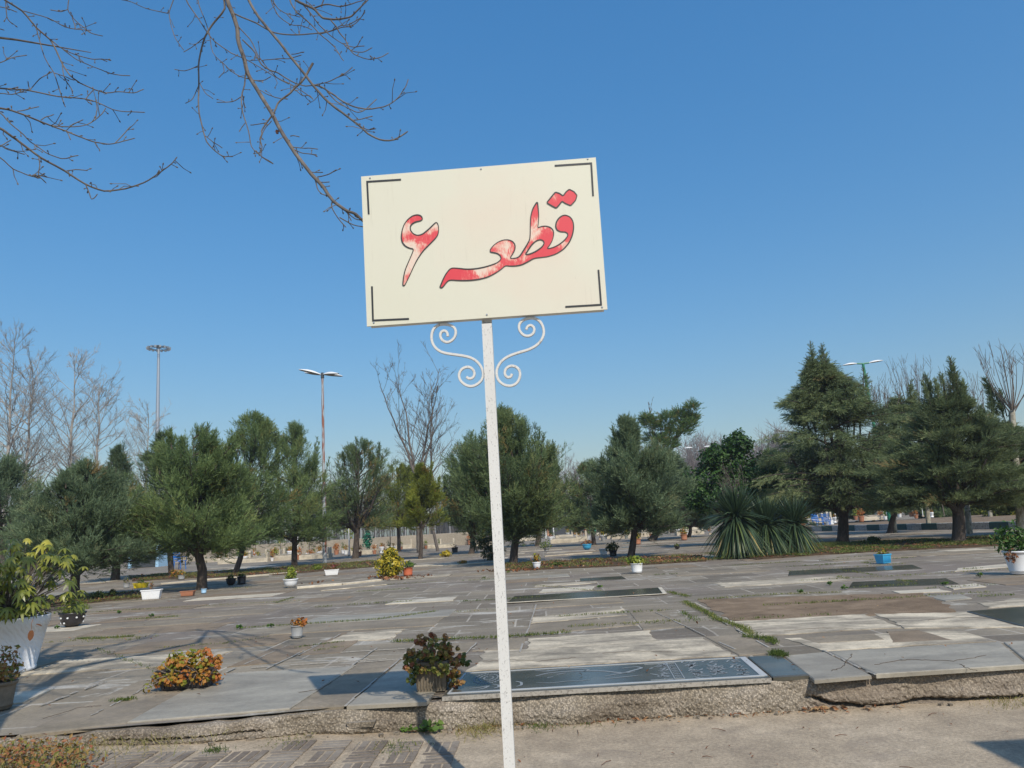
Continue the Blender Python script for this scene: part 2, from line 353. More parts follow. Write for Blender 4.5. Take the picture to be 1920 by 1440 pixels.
f = noise(n, vs, .55, 9, .62, .5); f2 = noise(n, v, 34, 6, .7); f3 = noise(n, coords(n, 'World', (1, 3.0, 1)), .95, 10, .72, .7); f4 = noise(n, v, .22, 5, .6)
c = mix(n, bk.outputs[0], ramp(n, f, [(.3, gray(.72)), (.48, gray(.98)), (.68, gray(1.3))]), 1., 'MULTIPLY')
c = mix(n, c, (.2, .16, .125), ramp(n, f4, [(.46, gray(0)), (.6, gray(.8))]))
c = mix(n, c, (.5, .46, .385), ramp(n, f3, [(.56, gray(0)), (.62, gray(.85))]))
f7 = noise(n, coords(n, 'World', (1, 2.2, 1)), 2.2, 9, .75, .5); c = mix(n, c, (.11, .096, .078), ramp(n, f7, [(.56, gray(0)), (.68, gray(.5))]))
c = mix(n, c, ramp(n, f2, [(.3, gray(.74)), (.7, gray(1.14))]), 1., 'MULTIPLY')
n.links.new(c, b.inputs[0]); b.inputs['Roughness'].default_value = .82; bump(n, b, f2, .4, .01); M['paving'] = m
xs = np.concatenate([np.linspace(-14, 20, 171)]); mb = MB()
Vt = []
for x in xs: Vt += [[x, kerb_y(x) + .05, PZ], [x, 60, PZ]]
k = np.arange(len(xs) - 1) * 2
mb.add(Vt, np.stack([k, k + 2, k + 3, k + 1], -1))
for (x0, x1, y0, y1) in ((-90, -14, 5, 60), (20, 90, 5.9, 60), (-160, 160, 60, 190)):
    mb.add([[x0, y0, PZ], [x1, y0, PZ], [x1, y1, PZ], [x0, y1, PZ]], [[0, 1, 2, 3]])
struct(mb.build('burial_ground_paving', M['paving']))

# rough broken concrete kerb: real relief
nx, nv = 1500, 26
xs = np.linspace(-7, 7, nx); tt = np.linspace(0, 1, nv)
def sm(a, k):
    r = rng.normal(size=a); kern = np.exp(-np.linspace(-2, 2, k) ** 2); return np.convolve(r, kern / np.sqrt((kern ** 2).sum()), 'same')
def n2(a, c, kx, ky):
    r = rng.normal(size=(a, c))
    for ax, k in ((0, kx), (1, ky)):
        if k < 2: continue
        kern = np.exp(-np.linspace(-2, 2, k) ** 2); kern /= np.sqrt((kern ** 2).sum())
        r = np.apply_along_axis(lambda q: np.convolve(q, kern, 'same'), ax, r)
    return r
rel = .0028 * n2(nx, nv, 2, 2) + .0014 * n2(nx, nv, 5, 5) + .006 * n2(nx, nv, 60, 14)
ys0 = kerb_y(xs)[:, None] + .012
pz = path_z(xs)[:, None]
top = (PZ - .012 - .007 * np.abs(sm(nx, 40)))[:, None]
z = top + (pz - .015 - top) * tt[None]
bulge = -.05 * np.sin(tt * math.pi * .8)[None] - .03 * tt[None]
bulge = bulge * (.7 + .3 * sm(nx, 80))[:, None]
cut = np.interp(xs, [1.72, 1.85, 2.1, 3.6, 3.9], [0, 1, .7, .75, 0])
cut2 = np.interp(xs, [-3.0, -2.9, -2.0, -1.9], [0, .5, .4, 0])
crk = .88 + .035 * sm(nx, 50) - np.interp(xs, [1.8, 1.95, 2.15], [.32, .12, 0])
gap = np.exp(-((tt[None] - crk[:, None]) / .055) ** 2) * (cut + cut2)[:, None]
y = ys0 + bulge + rel + gap * .1
z = z + .004 * n2(nx, nv, 4, 2) * np.sin(tt * math.pi)[None]
y[:, -1] = y[:, -1] - .01
X = np.repeat(xs[:, None], nv, 1)
mb = MB(); i = np.arange(nx - 1)[:, None] * nv; j = np.arange(nv - 1)[None]
mb.add(np.stack([X, y, z], -1).reshape(-1, 3), np.stack([i + j, i + j + 1, i + nv + j + 1, i + nv + j], -1).reshape(-1, 4))
# ledge behind the lip
mb.add(np.stack([np.stack([xs, y[:, 0], z[:, 0]], -1), np.stack([xs, kerb_y(xs) + .09, z[:, 0]], -1)], 1).reshape(-1, 3), np.stack([np.arange(nx - 1) * 2 + q for q in (0, 2, 3, 1)], -1))
m, n, b, o = newmat('kerb_rough'); v = coords(n, 'World')
vo = N_(n, 'ShaderNodeTexVoronoi', i_Scale=75.); n.links.new(v, vo.inputs['Vector'])
f = noise(n, v, 2.2, 7, .6); f2 = noise(n, v, 60, 5, .7)
c = ramp(n, f, [(.35, (.25, .2, .145)), (.5, (.36, .3, .22)), (.66, (.48, .41, .32))])
c = mix(n, c, ramp(n, vo.outputs['Distance'], [(.1, gray(1.12)), (.6, gray(.38))]), .85, 'MULTIPLY')
f9 = noise(n, v, 1.3, 5, .6); c = mix(n, c, (.2, .155, .115), ramp(n, f9, [(.5, gray(0)), (.62, gray(.6))]))
c = mix(n, c, ramp(n, f2, [(.3, gray(.7)), (.7, gray(1.2))]), 1., 'MULTIPLY')
n.links.new(c, b.inputs[0]); b.inputs['Roughness'].default_value = .95
bump(n, b, vo.outputs['Distance'], -.7, .012); M['kerb_rough'] = m
struct(mb.build('broken_concrete_kerb', M['kerb_rough'], smooth=False))
# stone fragments and a flat lump of kerb
mb = MB()
for q in range(46):
    x = rng.uniform(-3.2, 3.4); s = rng.uniform(.008, .03); yy = kerb_y(x) - rng.uniform(.05, .16)
    box(mb, (x, yy, path_z(x) + s * .3), (s * 1.4, s, s * .8), rng.uniform(0, 3), taper=rng.uniform(.7, 1.3))
p = G(695, 1352, .06); box(mb, (p[0], 5.5, path_z(p[0]) + .065), (.2, .11, .035), .05, taper=.8)
tag(mb.build('rubble', M['kerb_rough']), 'crumbled concrete bits along the foot of the rough kerb', 'rubble', kind='stuff')

# basket-weave brick paving in front, left part
mb = MB(); mbb = MB()
B = .235
for ix in range(-22, 1):
    for iy in range(-10, 8):
        x0 = -.62 + ix * B; y0 = 3.9 + iy * B
        if x0 + B > -.62 or y0 + B > float(kerb_y(x0)) - .1: continue
        z = float(path_z(x0 + B / 2)) - .0055
        for q in range(4):
            off = (q + .5) * B / 4
            sz = (B - .017, B / 4 - .012, .02)
            zz = z + rng.uniform(-.0015, .0015)
            if (ix + iy) % 2: bbox(mbb, (x0 + B / 2, y0 + off, zz), sz, 0, .003, rng.uniform())
            else: bbox(mbb, (x0 + off, y0 + B / 2, zz), (sz[1], sz[0], sz[2]), 0, .003, rng.uniform())
m, n, b, o = newmat('paver'); a = N_(n, 'ShaderNodeAttribute', attribute_name='tint'); v = coords(n, 'World')
f = noise(n, v, 30, 6, .7); f2 = noise(n, v, 2.5, 8)
c = mix(n, (.155, .122, .09), (.25, .205, .155), a.outputs['Fac']); c = mix(n, c, ramp(n, f, [(.3, gray(.7)), (.7, gray(1.25))]), 1., 'MULTIPLY')
c = mix(n, c, (.36, .32, .26), ramp(n, f2, [(.5, gray(0)), (.7, gray(.55))]))
n.links.new(c, b.inputs[0]); b.inputs['Roughness'].default_value = .9; bump(n, b, f, .5, .01)
struct(mbb.build('brick_paving', m))

# ------------------------------------------------------------------ gravestones
TAKEN = []
def quad(*px): return [G(x, y)[:2] for x, y in px]
GS = 0
def slab(px, mat, label, top=.012, name='gravestone', group='flat gravestones near the kerb', world=None, border=None):
    global GS
    P = np.array(quad(*px)) if world is None else np.array(world)
    c = np.array([*P.mean(0), PZ]); GS += 1
    z1 = PZ + top * .32 + .003 + (GS % 7) * .0006
    mb = MB(); PP = P
    if mat in ('cream_stone', 'white_stone', 'brown_stone'):
        rj = np.random.default_rng(GS); amp = .022 if mat == 'cream_stone' else .008; e_ = []
        for a_ in range(4):
            A_, B_ = P[a_], P[(a_ + 1) % 4]; k_ = max(3, int(np.linalg.norm(B_ - A_) / .09)); w_ = 0
            for t_ in range(k_): w_ = w_ * .7 + rj.normal(0, amp); d_ = (B_ - A_) / np.linalg.norm(B_ - A_); e_.append(A_ + (B_ - A_) * t_ / k_ + np.array([-d_[1], d_[0]]) * abs(w_) * min(1, t_))
        PP = np.array(e_)
    prism(mb, PP, PZ - .018, z1, ch=.006 if PP is P else .002)
    ob = mb.build(name, M[mat], origin=c)
    tag(ob, label, 'gravestone', group)
    TAKEN.append((P[:, 0].min(), P[:, 0].max(), P[:, 1].min(), P[:, 1].max()))
    return ob, P, z1, c
def strip(P0, P1, wd, z, mb, h=.003):
    P0 = np.array(P0, float)[:2]; P1 = np.array(P1, float)[:2]; d = P1 - P0; L = np.linalg.norm(d)
    if L < 1e-4: return
    s = np.array([-d[1], d[0]]) / L * wd / 2
    prism(mb, [P0 - s, P1 - s, P1 + s, P0 + s], z - .002, z + h, ch=.0008)

slab([(30, 1381), (236, 1358), (395, 1268), (262, 1277)], 'grey_stone', 'plain dull grey slab in the front row beside the dry grass', .010)
slab([(238, 1357), (543, 1331), (640, 1273), (398, 1268)][:2] + [(664, 1251), (398, 1267)], 'pale_stone', 'pale bluish slab at the kerb in front of the orange-leaved bush', .026)
slab([(547, 1330), (645, 1326), (752, 1237), (668, 1251)], 'grey_stone', 'small grey slab under the sign board shadow, left half', .016)
slab([(650, 1326), (800, 1318), (850, 1263), (757, 1237)], 'pale_stone', 'grey slab under the reddish potted geranium', .02)
# main polished black slab with engraved script
ob, P, z1, c0 = slab([(829, 1309), (1446, 1274), (1398, 1234), (868, 1264)], 'black_stone', 'polished black gravestone with white engraved script at the kerb, right of the geranium pot', .03)
BLK = (P, z1, c0, ob)
eng = MB(); es = MB()
def bp(u, v):                                           # u left-right, v front-back on the black slab
    a = P[0] + (P[1] - P[0]) * u; b_ = P[3] + (P[2] - P[3]) * u; return a + (b_ - a) * v
def stroke(mb, pts, w0, z=None):
    Q = [bp(*q) for q in pts]; n = len(Q)
    if n > 2:
        t = np.linspace(0, n - 1, n * 5); Q = np.array(Q); k = np.arange(n)
        X = np.interp(t, k, Q[:, 0]); Y = np.interp(t, k, Q[:, 1]); ker = np.array([1, 2, 3, 2, 1.]) / 9
        X[2:-2] = np.convolve(X, ker, 'valid'); Y[2:-2] = np.convolve(Y, ker, 'valid'); Q = np.stack([X, Y], -1)
    Q = np.array(Q); T = nrm(np.gradient(Q, axis=0)); S = np.stack([-T[:, 1], T[:, 0]], -1)
    ww = w0 * (.35 + .65 * np.sin(np.linspace(.3, 2.9, len(Q))))[:, None] / 2
    zz = z1 + .0015; V = np.stack([np.c_[Q - S * ww, np.full(len(Q), zz)], np.c_[Q + S * ww, np.full(len(Q), zz)]], 1).reshape(-1, 3)
    k = np.arange(len(Q) - 1) * 2; mb.add(V, np.stack([k, k + 2, k + 3, k + 1], -1))
# frame lines
for a, b_, wd in (((.012, .07), (.985, .07), .035), ((.02, .93), (.98, .93), .016), ((.985, .07), (.985, .95), .05), ((.015, .07), (.015, .93), .012)):
    strip(bp(*a), bp(*b_), wd, z1 + .002, es, .002)
# rosette, calligraphy, cartouche and lines of script
cu, cv = .11, .64
for r_, k_ in ((.055, 26), (.036, 18), (.018, 10)):
    for q in range(k_):
        a0 = 2 * math.pi * q / k_; a1 = a0 + 2 * math.pi / k_ * .75
        stroke(eng, [(cu + r_ * math.cos(a0) * .8, cv + r_ * math.sin(a0) * 4.2), (cu + r_ * 1.12 * math.cos((a0 + a1) / 2) * .8, cv + r_ * 1.12 * math.sin((a0 + a1) / 2) * 4.2), (cu + r_ * math.cos(a1) * .8, cv + r_ * math.sin(a1) * 4.2)], .016)
for pts, wd in (([(.07, .22), (.1, .24), (.13, .3), (.12, .2), (.1, .16)], .02), ([(.14, .32), (.16, .3), (.165, .22), (.15, .18)], .024), ([(.17, .4), (.19, .3), (.2, .22)], .02),
                ([(.21, .42), (.23, .36), (.235, .24), (.22, .2)], .02), ([(.27, .6), (.31, .72), (.4, .74), (.5, .66), (.56, .5), (.6, .62), (.63, .7), (.61, .78), (.56, .74)], .028),
                ([(.3, .82), (.36, .86), (.42, .84), (.45, .76), (.43, .7)], .02), ([(.26, .86), (.3, .8), (.34, .82)], .02), ([(.28, .3), (.33, .26), (.38, .3), (.42, .28), (.45, .32)], .014),
                ([(.5, .42), (.55, .5), (.6, .54)], .02), ([(.5, .3), (.56, .34), (.62, .38)], .018), ([(.34, .62), (.37, .66)], .03), ([(.31, .5), (.33, .52)], .03)): stroke(eng, pts, wd)
for (ua, ub, n_) in ((.645, .70, 20), (.765, .80, 26), (.835, .87, 26), (.905, .94, 18)):
    for q in range(n_):
        uu = rng.uniform(ua, ub); vv = rng.uniform(.16, .86)
        pts = [(uu, vv)]
        for k in range(3): pts.append((pts[-1][0] + rng.uniform(.004, .012), pts[-1][1] + rng.uniform(-.05, .06)))
        stroke(eng, pts, rng.uniform(.012, .022))
for a, b_ in (((.715, .14), (.715, .86)), ((.745, .14), (.745, .86)), ((.715, .14), (.745, .14)), ((.715, .86), (.745, .86)), ((.64, .14), (.71, .14)), ((.64, .86), (.71, .86))):
    strip(bp(*a), bp(*b_), .008, z1 + .002, eng, .0015)
for q in range(9):
    vv = .18 + q * .075; stroke(eng, [(.72, vv), (.728, vv + .03), (.733, vv), (.741, vv + .02)], .012)
e1 = eng.build('script', M['engrave'], parent=ob); e1.location = -Vector(c0)
e2 = es.build('border_line', M['engrave_strong'], parent=ob); e2.location = -Vector(c0)
slab([(1450, 1273), (1519, 1269), (1462, 1231), (1402, 1234)], 'black_stone', 'small blank black square slab right of the engraved black gravestone', .026)
slab([(1527, 1277), (1634, 1268), (1546, 1224), (1470, 1231)], 'pale_stone', 'pale grey square slab just right of the small black one', .022)
slab([(1643, 1267), (1925, 1249), (1875, 1206), (1553, 1224)], 'pale_stone', 'long pale grey slab at the kerb, right end with a cracked lip', .03)
slab([(1935, 1249), (2250, 1228), (2160, 1190), (1882, 1206)], 'pale_stone', 'grey slab at the kerb cut by the right edge of the view', .02)
slab([(872, 1261), (1384, 1231), (1318, 1196), (906, 1221)], 'cream_stone', 'broad worn cream slab directly behind the engraved black gravestone', .008)
slab([(1386, 1230), (1465, 1226), (1395, 1191), (1322, 1195)], 'grey_stone', 'grey square slab behind the small black one', .01)
slab([(985, 1221), (1238, 1203), (1220, 1183), (990, 1198)], 'cream_stone', 'worn cream slab in the second row right of the sign post', .012)
slab([(885, 1222), (978, 1219), (986, 1197), (905, 1203)], 'grey_stone', 'grey slab crossed by the sign post in the second row', .01)
slab([(780, 1228), (878, 1223), (896, 1204), (800, 1210)], 'grey_stone', 'grey slab behind the geranium pot with a pale mortar smear', .008)
slab([(992, 1170), (1176, 1154), (1171, 1142), (996, 1158)], 'cream_stone', 'narrow worn cream slab in the third row right of the sign post', .012)
slab([(985, 1192), (1200, 1172), (1178, 1157), (991, 1173)], 'grey_stone', 'long grey slab between the two cream slabs right of the sign post', .009)
slab([(1206, 1182), (1290, 1176), (1240, 1143), (1180, 1148)], 'grey_stone', 'grey slab right of the narrow cream one in the third row', .01)
slab([(998, 1142), (1170, 1130), (1160, 1119), (1002, 1131)], 'grey_stone', 'smooth grey slab directly in front of the long dark gravestone', .014)
o4, P4, z4, c4 = slab([(950, 1132), (1247, 1115), (1237, 1103), (964, 1119)], 'black_stone', 'long dark gravestone with a white front edge, right of the sign post', .025)
mb = MB(); strip(P4[0] + [0, -.03], P4[1] + [0, -.03], .07, z4 + .003, mb, .004); strip(P4[1], P4[2], .06, z4 + .003, mb, .004); e = mb.build('border', M['white_stone'], parent=o4); e.location = -Vector(c4)
slab([(722, 1134), (850, 1127), (857, 1120), (742, 1127)], 'white_stone', 'bright white slab left of the sign post in the middle distance', .02)
slab([(1010, 1112), (1110, 1106), (1118, 1099), (1018, 1105)], 'white_stone', 'narrow white slab behind the long dark gravestone', .015)
slab([(1000, 1102), (1120, 1094), (1120, 1090), (1004, 1097)], 'cream_stone', 'thin cream strip slab farther behind the long dark gravestone', .012)
slab([(1478, 1080), (1730, 1067), (1712, 1060), (1480, 1072)], 'black_stone', 'dark raised gravestone in front of the left yucca side, behind the brown dirt plot', .03)
slab([(1590, 1104), (1800, 1096), (1775, 1085), (1598, 1092)], 'black_stone', 'dark grey gravestone below the blue planter', .014)
slab([(1688, 1114), (1784, 1110), (1762, 1105), (1672, 1109)], 'white_stone', 'short whitish slab beyond the brown dirt plot', .014)
slab([(1773, 1128), (1823, 1123), (1800, 1115), (1733, 1118)], 'pale_stone', 'small bluish white slab right of the brown dirt plot', .014)
slab([(1788, 1106), (1850, 1101), (1888, 1102), (1800, 1098)][0:2] + [(1830, 1095), (1770, 1100)], 'white_stone', 'short white slab between two darker ones on the right', .012)
slab([(1853, 1141), (1962, 1134), (1927, 1122), (1832, 1131)], 'cream_stone', 'cream slab just behind the dark one at the right edge', .012)
slab([(1928, 1178), (2110, 1163), (1990, 1134), (1813, 1148)], 'black_stone', 'dark polished gravestone cut by the right edge of the view', .028)
slab([(1790, 1072), (1905, 1063), (1885, 1058), (1795, 1066)], 'white_stone', 'white slab left of the white pot at the right edge', .014)
slab([(1390, 1196), (1690, 1178), (1630, 1151), (1367, 1166)], 'cream_stone', 'wide patchy cream slab behind the pale grey ones, left piece', .009)
slab([(1694, 1178), (1990, 1161), (1815, 1150), (1636, 1151)][0:2] + [(1925, 1140), (1640, 1151)][1:] if False else [(1696, 1179), (1925, 1178), (1812, 1149), (1636, 1151)], 'cream_stone', 'wide patchy cream slab behind the pale grey ones, right piece', .007)
slab([(1476, 1203), (1546, 1224), (1870, 1205), (2100, 1190)][0:0] or [(1545, 1222), (1868, 1204), (1800, 1181), (1470, 1198)], 'cream_stone', 'cream and grey slab between the patchy cream slab and the pale grey row', .006)
slab([(1520, 1207), (1700, 1207), (1668, 1196), (1500, 1199)][0:0] or [(1535, 1208), (1660, 1201), (1640, 1190), (1500, 1198)], 'grey_stone', 'grey inset slab inside the cream patch, left one', .014)
slab([(1672, 1207), (1790, 1202), (1722, 1182), (1662, 1185)], 'brown_stone', 'brown grey inset slab inside the cream patch, right one', .016)
slab([(-30, 1330), (45, 1318), (100, 1293), (20, 1300)], 'white_stone', 'bright white slab beside the brown potted plant at the left edge', .02)
slab([(560, 1229), (640, 1224), (703, 1182), (640, 1187)], 'brown_stone', 'brown grey slab with pale joints right of the orange-leaved bush', .01)
slab([(425, 1252), (520, 1243), (600, 1208), (520, 1212)], 'brown_stone', 'darker square slab behind the orange-leaved bush', .012)
slab([(610, 1205), (735, 1200), (760, 1180), (650, 1187)], 'cream_stone', 'small worn cream slab behind the sign board shadow', .008)
# bare dirt plot
mb = MB(); Q = np.array(quad((1372, 1166), (1795, 1147), (1728, 1112), (1308, 1124))); e_ = []
for a in range(4):
    for t in np.linspace(0, 1, 14, endpoint=False): e_.append(Q[a] + (Q[(a + 1) % 4] - Q[a]) * t + rng.normal(0, .03, 2))
prism(mb, e_, PZ - .01, PZ + .007, ch=.002); struct(mb.build('dirt_plot', M['dirt']))
TAKEN.append((Q[:, 0].min(), Q[:, 0].max(), Q[:, 1].min(), Q[:, 1].max()))

for o_, P_, z_, c_ in ((BLK[3], BLK[0], BLK[1], BLK[2]),):
    mb = MB(); strip(P_[0] - [0, .004], P_[1] - [0, .004], .012, PZ - .016, mb, z_ - PZ + .011); e = mb.build('mortar_edge', M['joint'], parent=o_); e.location = -Vector(c_)
mb = MB(); rc = np.random.default_rng(12)
for pts in ([(1800, 1249), (1812, 1256), (1832, 1262)], [(1640, 1250), (1700, 1240), (1790, 1243), (1850, 1232)], [(1560, 1262), (1580, 1254), (1592, 1240), (1598, 1228)], [(560, 1302), (600, 1296), (622, 1282)],
            [(80, 1352), (150, 1330), (190, 1327)], [(905, 1243), (960, 1240), (1010, 1243), (1080, 1236)], [(1130, 1228), (1190, 1224), (1260, 1226)], [(1470, 1186), (1540, 1180), (1600, 1181)], [(1740, 1166), (1790, 1160), (1870, 1163)]):
    Q = [G(*p) for p in pts]; k = np.arange(len(Q)); t = np.linspace(0, len(Q) - 1, (len(Q) - 1) * 9 + 1); Q = np.array(Q); X = np.interp(t, k, Q[:, 0]); Y_ = np.interp(t, k, Q[:, 1]); X[1:-1] += rc.normal(0, .006, len(t) - 2); Y_[1:-1] += rc.normal(0, .009, len(t) - 2)
    for q in range(len(t) - 1): strip((X[q], Y_[q]), (X[q + 1], Y_[q + 1]), rc.uniform(.0008, .0028), PZ + .0158, mb, .0006)
struct(mb.build('slab_cracks', M['soil']))
# pale mortar joints, left front paving
mb = MB()
for a, b_ in (((543, 1331), (707, 1217)), ((647, 1327), (753, 1235)), ((425, 1262), (540, 1212)), ((500, 1256), (605, 1205)), ((398, 1267), (668, 1250)), ((668, 1244), (775, 1236)),
              ((77, 1325), (200, 1280)), ((88, 1320), (195, 1280)), ((640, 1225), (760, 1218)), ((255, 1300), (330, 1270)), ((170, 1345), (260, 1300)), ((900, 1202), (850, 1250)), ((560, 1230), (640, 1190)), ((1006, 1135), (975, 1225))
              , ((1325, 1150), (1465, 1230)), ((1230, 1150), (1410, 1235)), ((1545, 1222), (1640, 1268)), ((470, 1254), (760, 1235))):
    a = G(*a); b_ = G(*b_); k = 9; pts = [a + (b_ - a) * t for t in np.linspace(0, 1, k)]
    for q in range(k - 1):
        if rng.uniform() < .22: continue
        strip(pts[q] + rng.normal(0, .004, 3), pts[q + 1] + rng.normal(0, .004, 3), rng.uniform(.008, .02), PZ + .012, mb, .002)
struct(mb.build('mortar_joints', M['joint']))

# general rows of flat graves
rows = 0; yb = 6.75
NUM = 'zero one two three four five six seven eight nine ten eleven twelve thirteen fourteen fifteen sixteen seventeen eighteen nineteen twenty'.split()
ORD = 'first second third fourth fifth sixth seventh eighth ninth tenth eleventh twelfth thirteenth fourteenth fifteenth sixteenth seventeenth eighteenth'.split()
def num(k): return NUM[k] if k <= 20 else ('twenty ' if k < 30 else 'thirty ' if k < 40 else 'forty ') + NUM[k % 10] * (k % 10 > 0)
while yb < 40 and GS < 270:
    d = rng.uniform(.78, .98) * (1 if yb < 22 else 1.25); x = -yb * .72 + rng.uniform(-1, 0); made = []
    while x < yb * .74:
        wd = rng.choice([.95, 1.9, 2.0, 2.1]); x1 = x + wd
        if rng.uniform() < (.72 if yb < 13 else .34) and GS < 270:
            hit = any(x < t[1] and x1 > t[0] and yb < t[3] and yb + d > t[2] for t in TAKEN)
            if not hit:
                j = rng.normal(0, .012, (4, 2)); kind = rng.choice(['grey_stone', 'brown_stone', 'pale_stone', 'cream_stone', 'white_stone', 'black_stone'], p=[.4, .27, .12, .14, .04, .03])
                if yb < 13 and kind == 'black_stone': kind = 'grey_stone'
                pts = [(x + .02, yb + .02), (x1 - .02, yb + .02), (x1 - .02, yb + d - .02), (x + .02, yb + d - .02)]
                ob_, *_r = slab(None, kind, None, rng.uniform(.004, .018), world=np.array(pts) + j, group='flat slabs of the paving rows')
                made.append((PX((x + wd / 2, yb, PZ))[0] - 935, kind, ob_))
        x = x1 + (0 if rng.uniform() < .75 else rng.uniform(.1, .9))
    cnt = {'left': 0, 'right': 0}
    for u, kind, ob_ in sorted(made, key=lambda q: abs(q[0])):
        sd = 'left' if u < 0 else 'right'; cw = {'grey_stone': 'grey', 'brown_stone': 'brownish', 'pale_stone': 'light grey', 'cream_stone': 'worn cream', 'white_stone': 'whitish', 'black_stone': 'dark polished'}[kind]
        ob_['label'] = '%s slab, %s %s of the sign post, row %s from kerb' % (cw, ORD[min(cnt[sd], 17)], sd, num(rows + 2)); cnt[sd] += 1
    yb += d + (0 if rng.uniform() < .7 else rng.uniform(.1, .35)); rows += 1

# ------------------------------------------------------------------ the sign
D = 3.9
base = UY(962, 1575, D); base[2] = 0
sg = root('sign', 'cream sign board with red Persian lettering on a chipped white post with scrolls', 'sign', (base[0], D, 0))
def S(x, y, dy=0.0): p = UY(x, y, D); p[1] = D - dy; return p
def rel_(mb, name, mat, parent, smooth=False):
    o_ = mb.build(name, mat, parent=parent, smooth=smooth); return o_
so_ = np.array([base[0], D, 0])
C_ = [S(677, 331), S(1117, 295), S(1139, 580), S(688, 612)]
mb = MB()
F_ = [c - so_ for c in C_]; K_ = [c + [0, .009, 0] for c in F_]
mb.add(np.array(F_ + K_), [[3, 2, 1, 0], [4, 5, 6, 7], [0, 1, 5, 4], [1, 2, 6, 5], [2, 3, 7, 6], [3, 0, 4, 7]])
m, n, b, o = newmat('board_cream'); v = coords(n); f = noise(n, v, 1.3, 5, .5); f2 = noise(n, v, 14, 6)
c = mix(n, (.66, .64, .50), (.70, .67, .55), f); c = mix(n, c, (.72, .55, .43), ramp(n, f, [(.56, gray(0)), (.74, gray(.4))])); fd = noise(n, coords(n, 'Object', (22, 1, 1.2)), 3, 6, .7); c = mix(n, c, (.42, .36, .27), ramp(n, fd, [(.6, gray(0)), (.78, gray(.3))])); fs = noise(n, v, 120, 2, .5); c = mix(n, c, (.3, .25, .2), ramp(n, fs, [(.74, gray(0)), (.78, gray(.6))]))
n.links.new(c, b.inputs[0]); b.inputs['Roughness'].default_value = .42; b.inputs['Specular IOR Level'].default_value = .35
panel = rel_(mb, 'board', m, sg)
mb = MB()                                                # angle-iron frame behind the board
ctr = sum(F_) / 4
I_ = [c + (ctr - c) * .025 + np.array([0, .036, 0]) for c in F_]
for q in range(4): tube(mb, [I_[q], I_[(q + 1) % 4]], .013, 4)
rel_(mb, 'back_frame', M['white_paint'], sg)

def z7(pts): return [(740 + x / 5.0526, 330 + y / 5.0526) for x, y in pts]
SIX = z7([(265,405),(250,378),(215,368),(170,378),(125,412),(90,460),(70,520),(62,580),(72,630),(100,665),(140,685),(182,692),(165,740),(130,820),(100,890),(85,960),(78,1020),(80,1042),(95,1038),(110,1010),(140,950),(175,870),(215,790),(270,710),(330,650),(385,595),(410,560),(418,520),(415,470),(398,438),(375,455),(335,495),(295,530),(260,555),(215,565),(175,548),(150,515),(148,480),(165,455),(200,435),(240,428),(262,415)])
WORD = z7([(428,1055),(440,1030),(455,990),(485,930),(520,885),(545,872),(600,875),(680,885),(760,882),(840,868),(910,848),(970,825),(1000,800),(1010,780),(1000,755),(975,735),(940,727),(905,722),(905,700),(930,665),(975,628),(1030,606),(1080,605),(1120,622),(1142,655),(1140,700),(1115,745),(1090,782),(1130,782),(1165,775),(1190,755),(1215,715),(1250,660),(1280,605),(1285,550),(1285,470),(1288,390),(1305,320),(1330,275),(1352,245),(1358,290),(1365,370),(1362,440),(1355,495),(1385,480),(1430,475),(1475,487),(1503,515),(1508,555),(1495,610),(1470,655),(1440,692),(1500,680),(1560,650),(1610,610),(1640,570),(1640,545),(1615,530),(1575,530),(1540,515),(1525,485),(1530,440),(1555,400),(1590,375),(1625,372),(1665,390),(1690,430),(1697,490),(1685,560),(1655,630),(1600,695),(1530,740),(1450,765),(1380,773),(1320,780),(1260,815),(1200,845),(1130,855),(1080,853),(1048,850),(1010,885),(950,925),(880,960),(800,980),(720,990),(620,992),(520,985),(490,1010),(465,1045),(445,1062)])
HOLE = z7([(1235,750),(1260,710),(1300,650),(1340,615),(1380,602),(1410,615),(1418,640),(1395,675),(1340,715),(1285,740)])
DOTS = z7([(1440,255),(1480,205),(1522,155),(1560,165),(1595,190),(1625,150),(1655,127),(1700,150),(1728,185),(1715,230),(1668,282),(1620,262),(1585,240),(1555,280),(1530,305),(1490,285)])
def smooth2(p, it=2, k=.22):
    p = np.array(p, float)
    for _ in range(it):                                   # corner cutting
        q = np.roll(p, -1, 0); a = p * (1 - k) + q * k; b_ = p * k + q * (1 - k)
        p = np.stack([a, b_], 1).reshape(-1, 2)
    return p
def to3(p, dy): return np.array([S(x, y, dy) - so_ for x, y in p])
mr, n, b, o = newmat('red_brushed'); v = coords(n, 'Object', (1, 1, .8)); v = coords(n, 'Object', (1.6, 1, .7)); f = noise(n, v, 8, 5, .55, 2.2); f2 = noise(n, coords(n, 'Object', (2.6, 1, .8)), 30, 5, .7, 2)
fc = noise(n, coords(n), 5.5, 3, .5, .6); fa = mix(n, mix(n, f, f2, .45), fc, .55)
c = ramp(n, fa, [(.455, (.68, .05, .065)), (.5, (.7, .09, .09)), (.535, (.76, .36, .28)), (.575, (.76, .6, .48))])
n.links.new(c, b.inputs[0]); b.inputs['Roughness'].default_value = .45
mk = paint('black_outline', (.03, .028, .026), .5, .3)
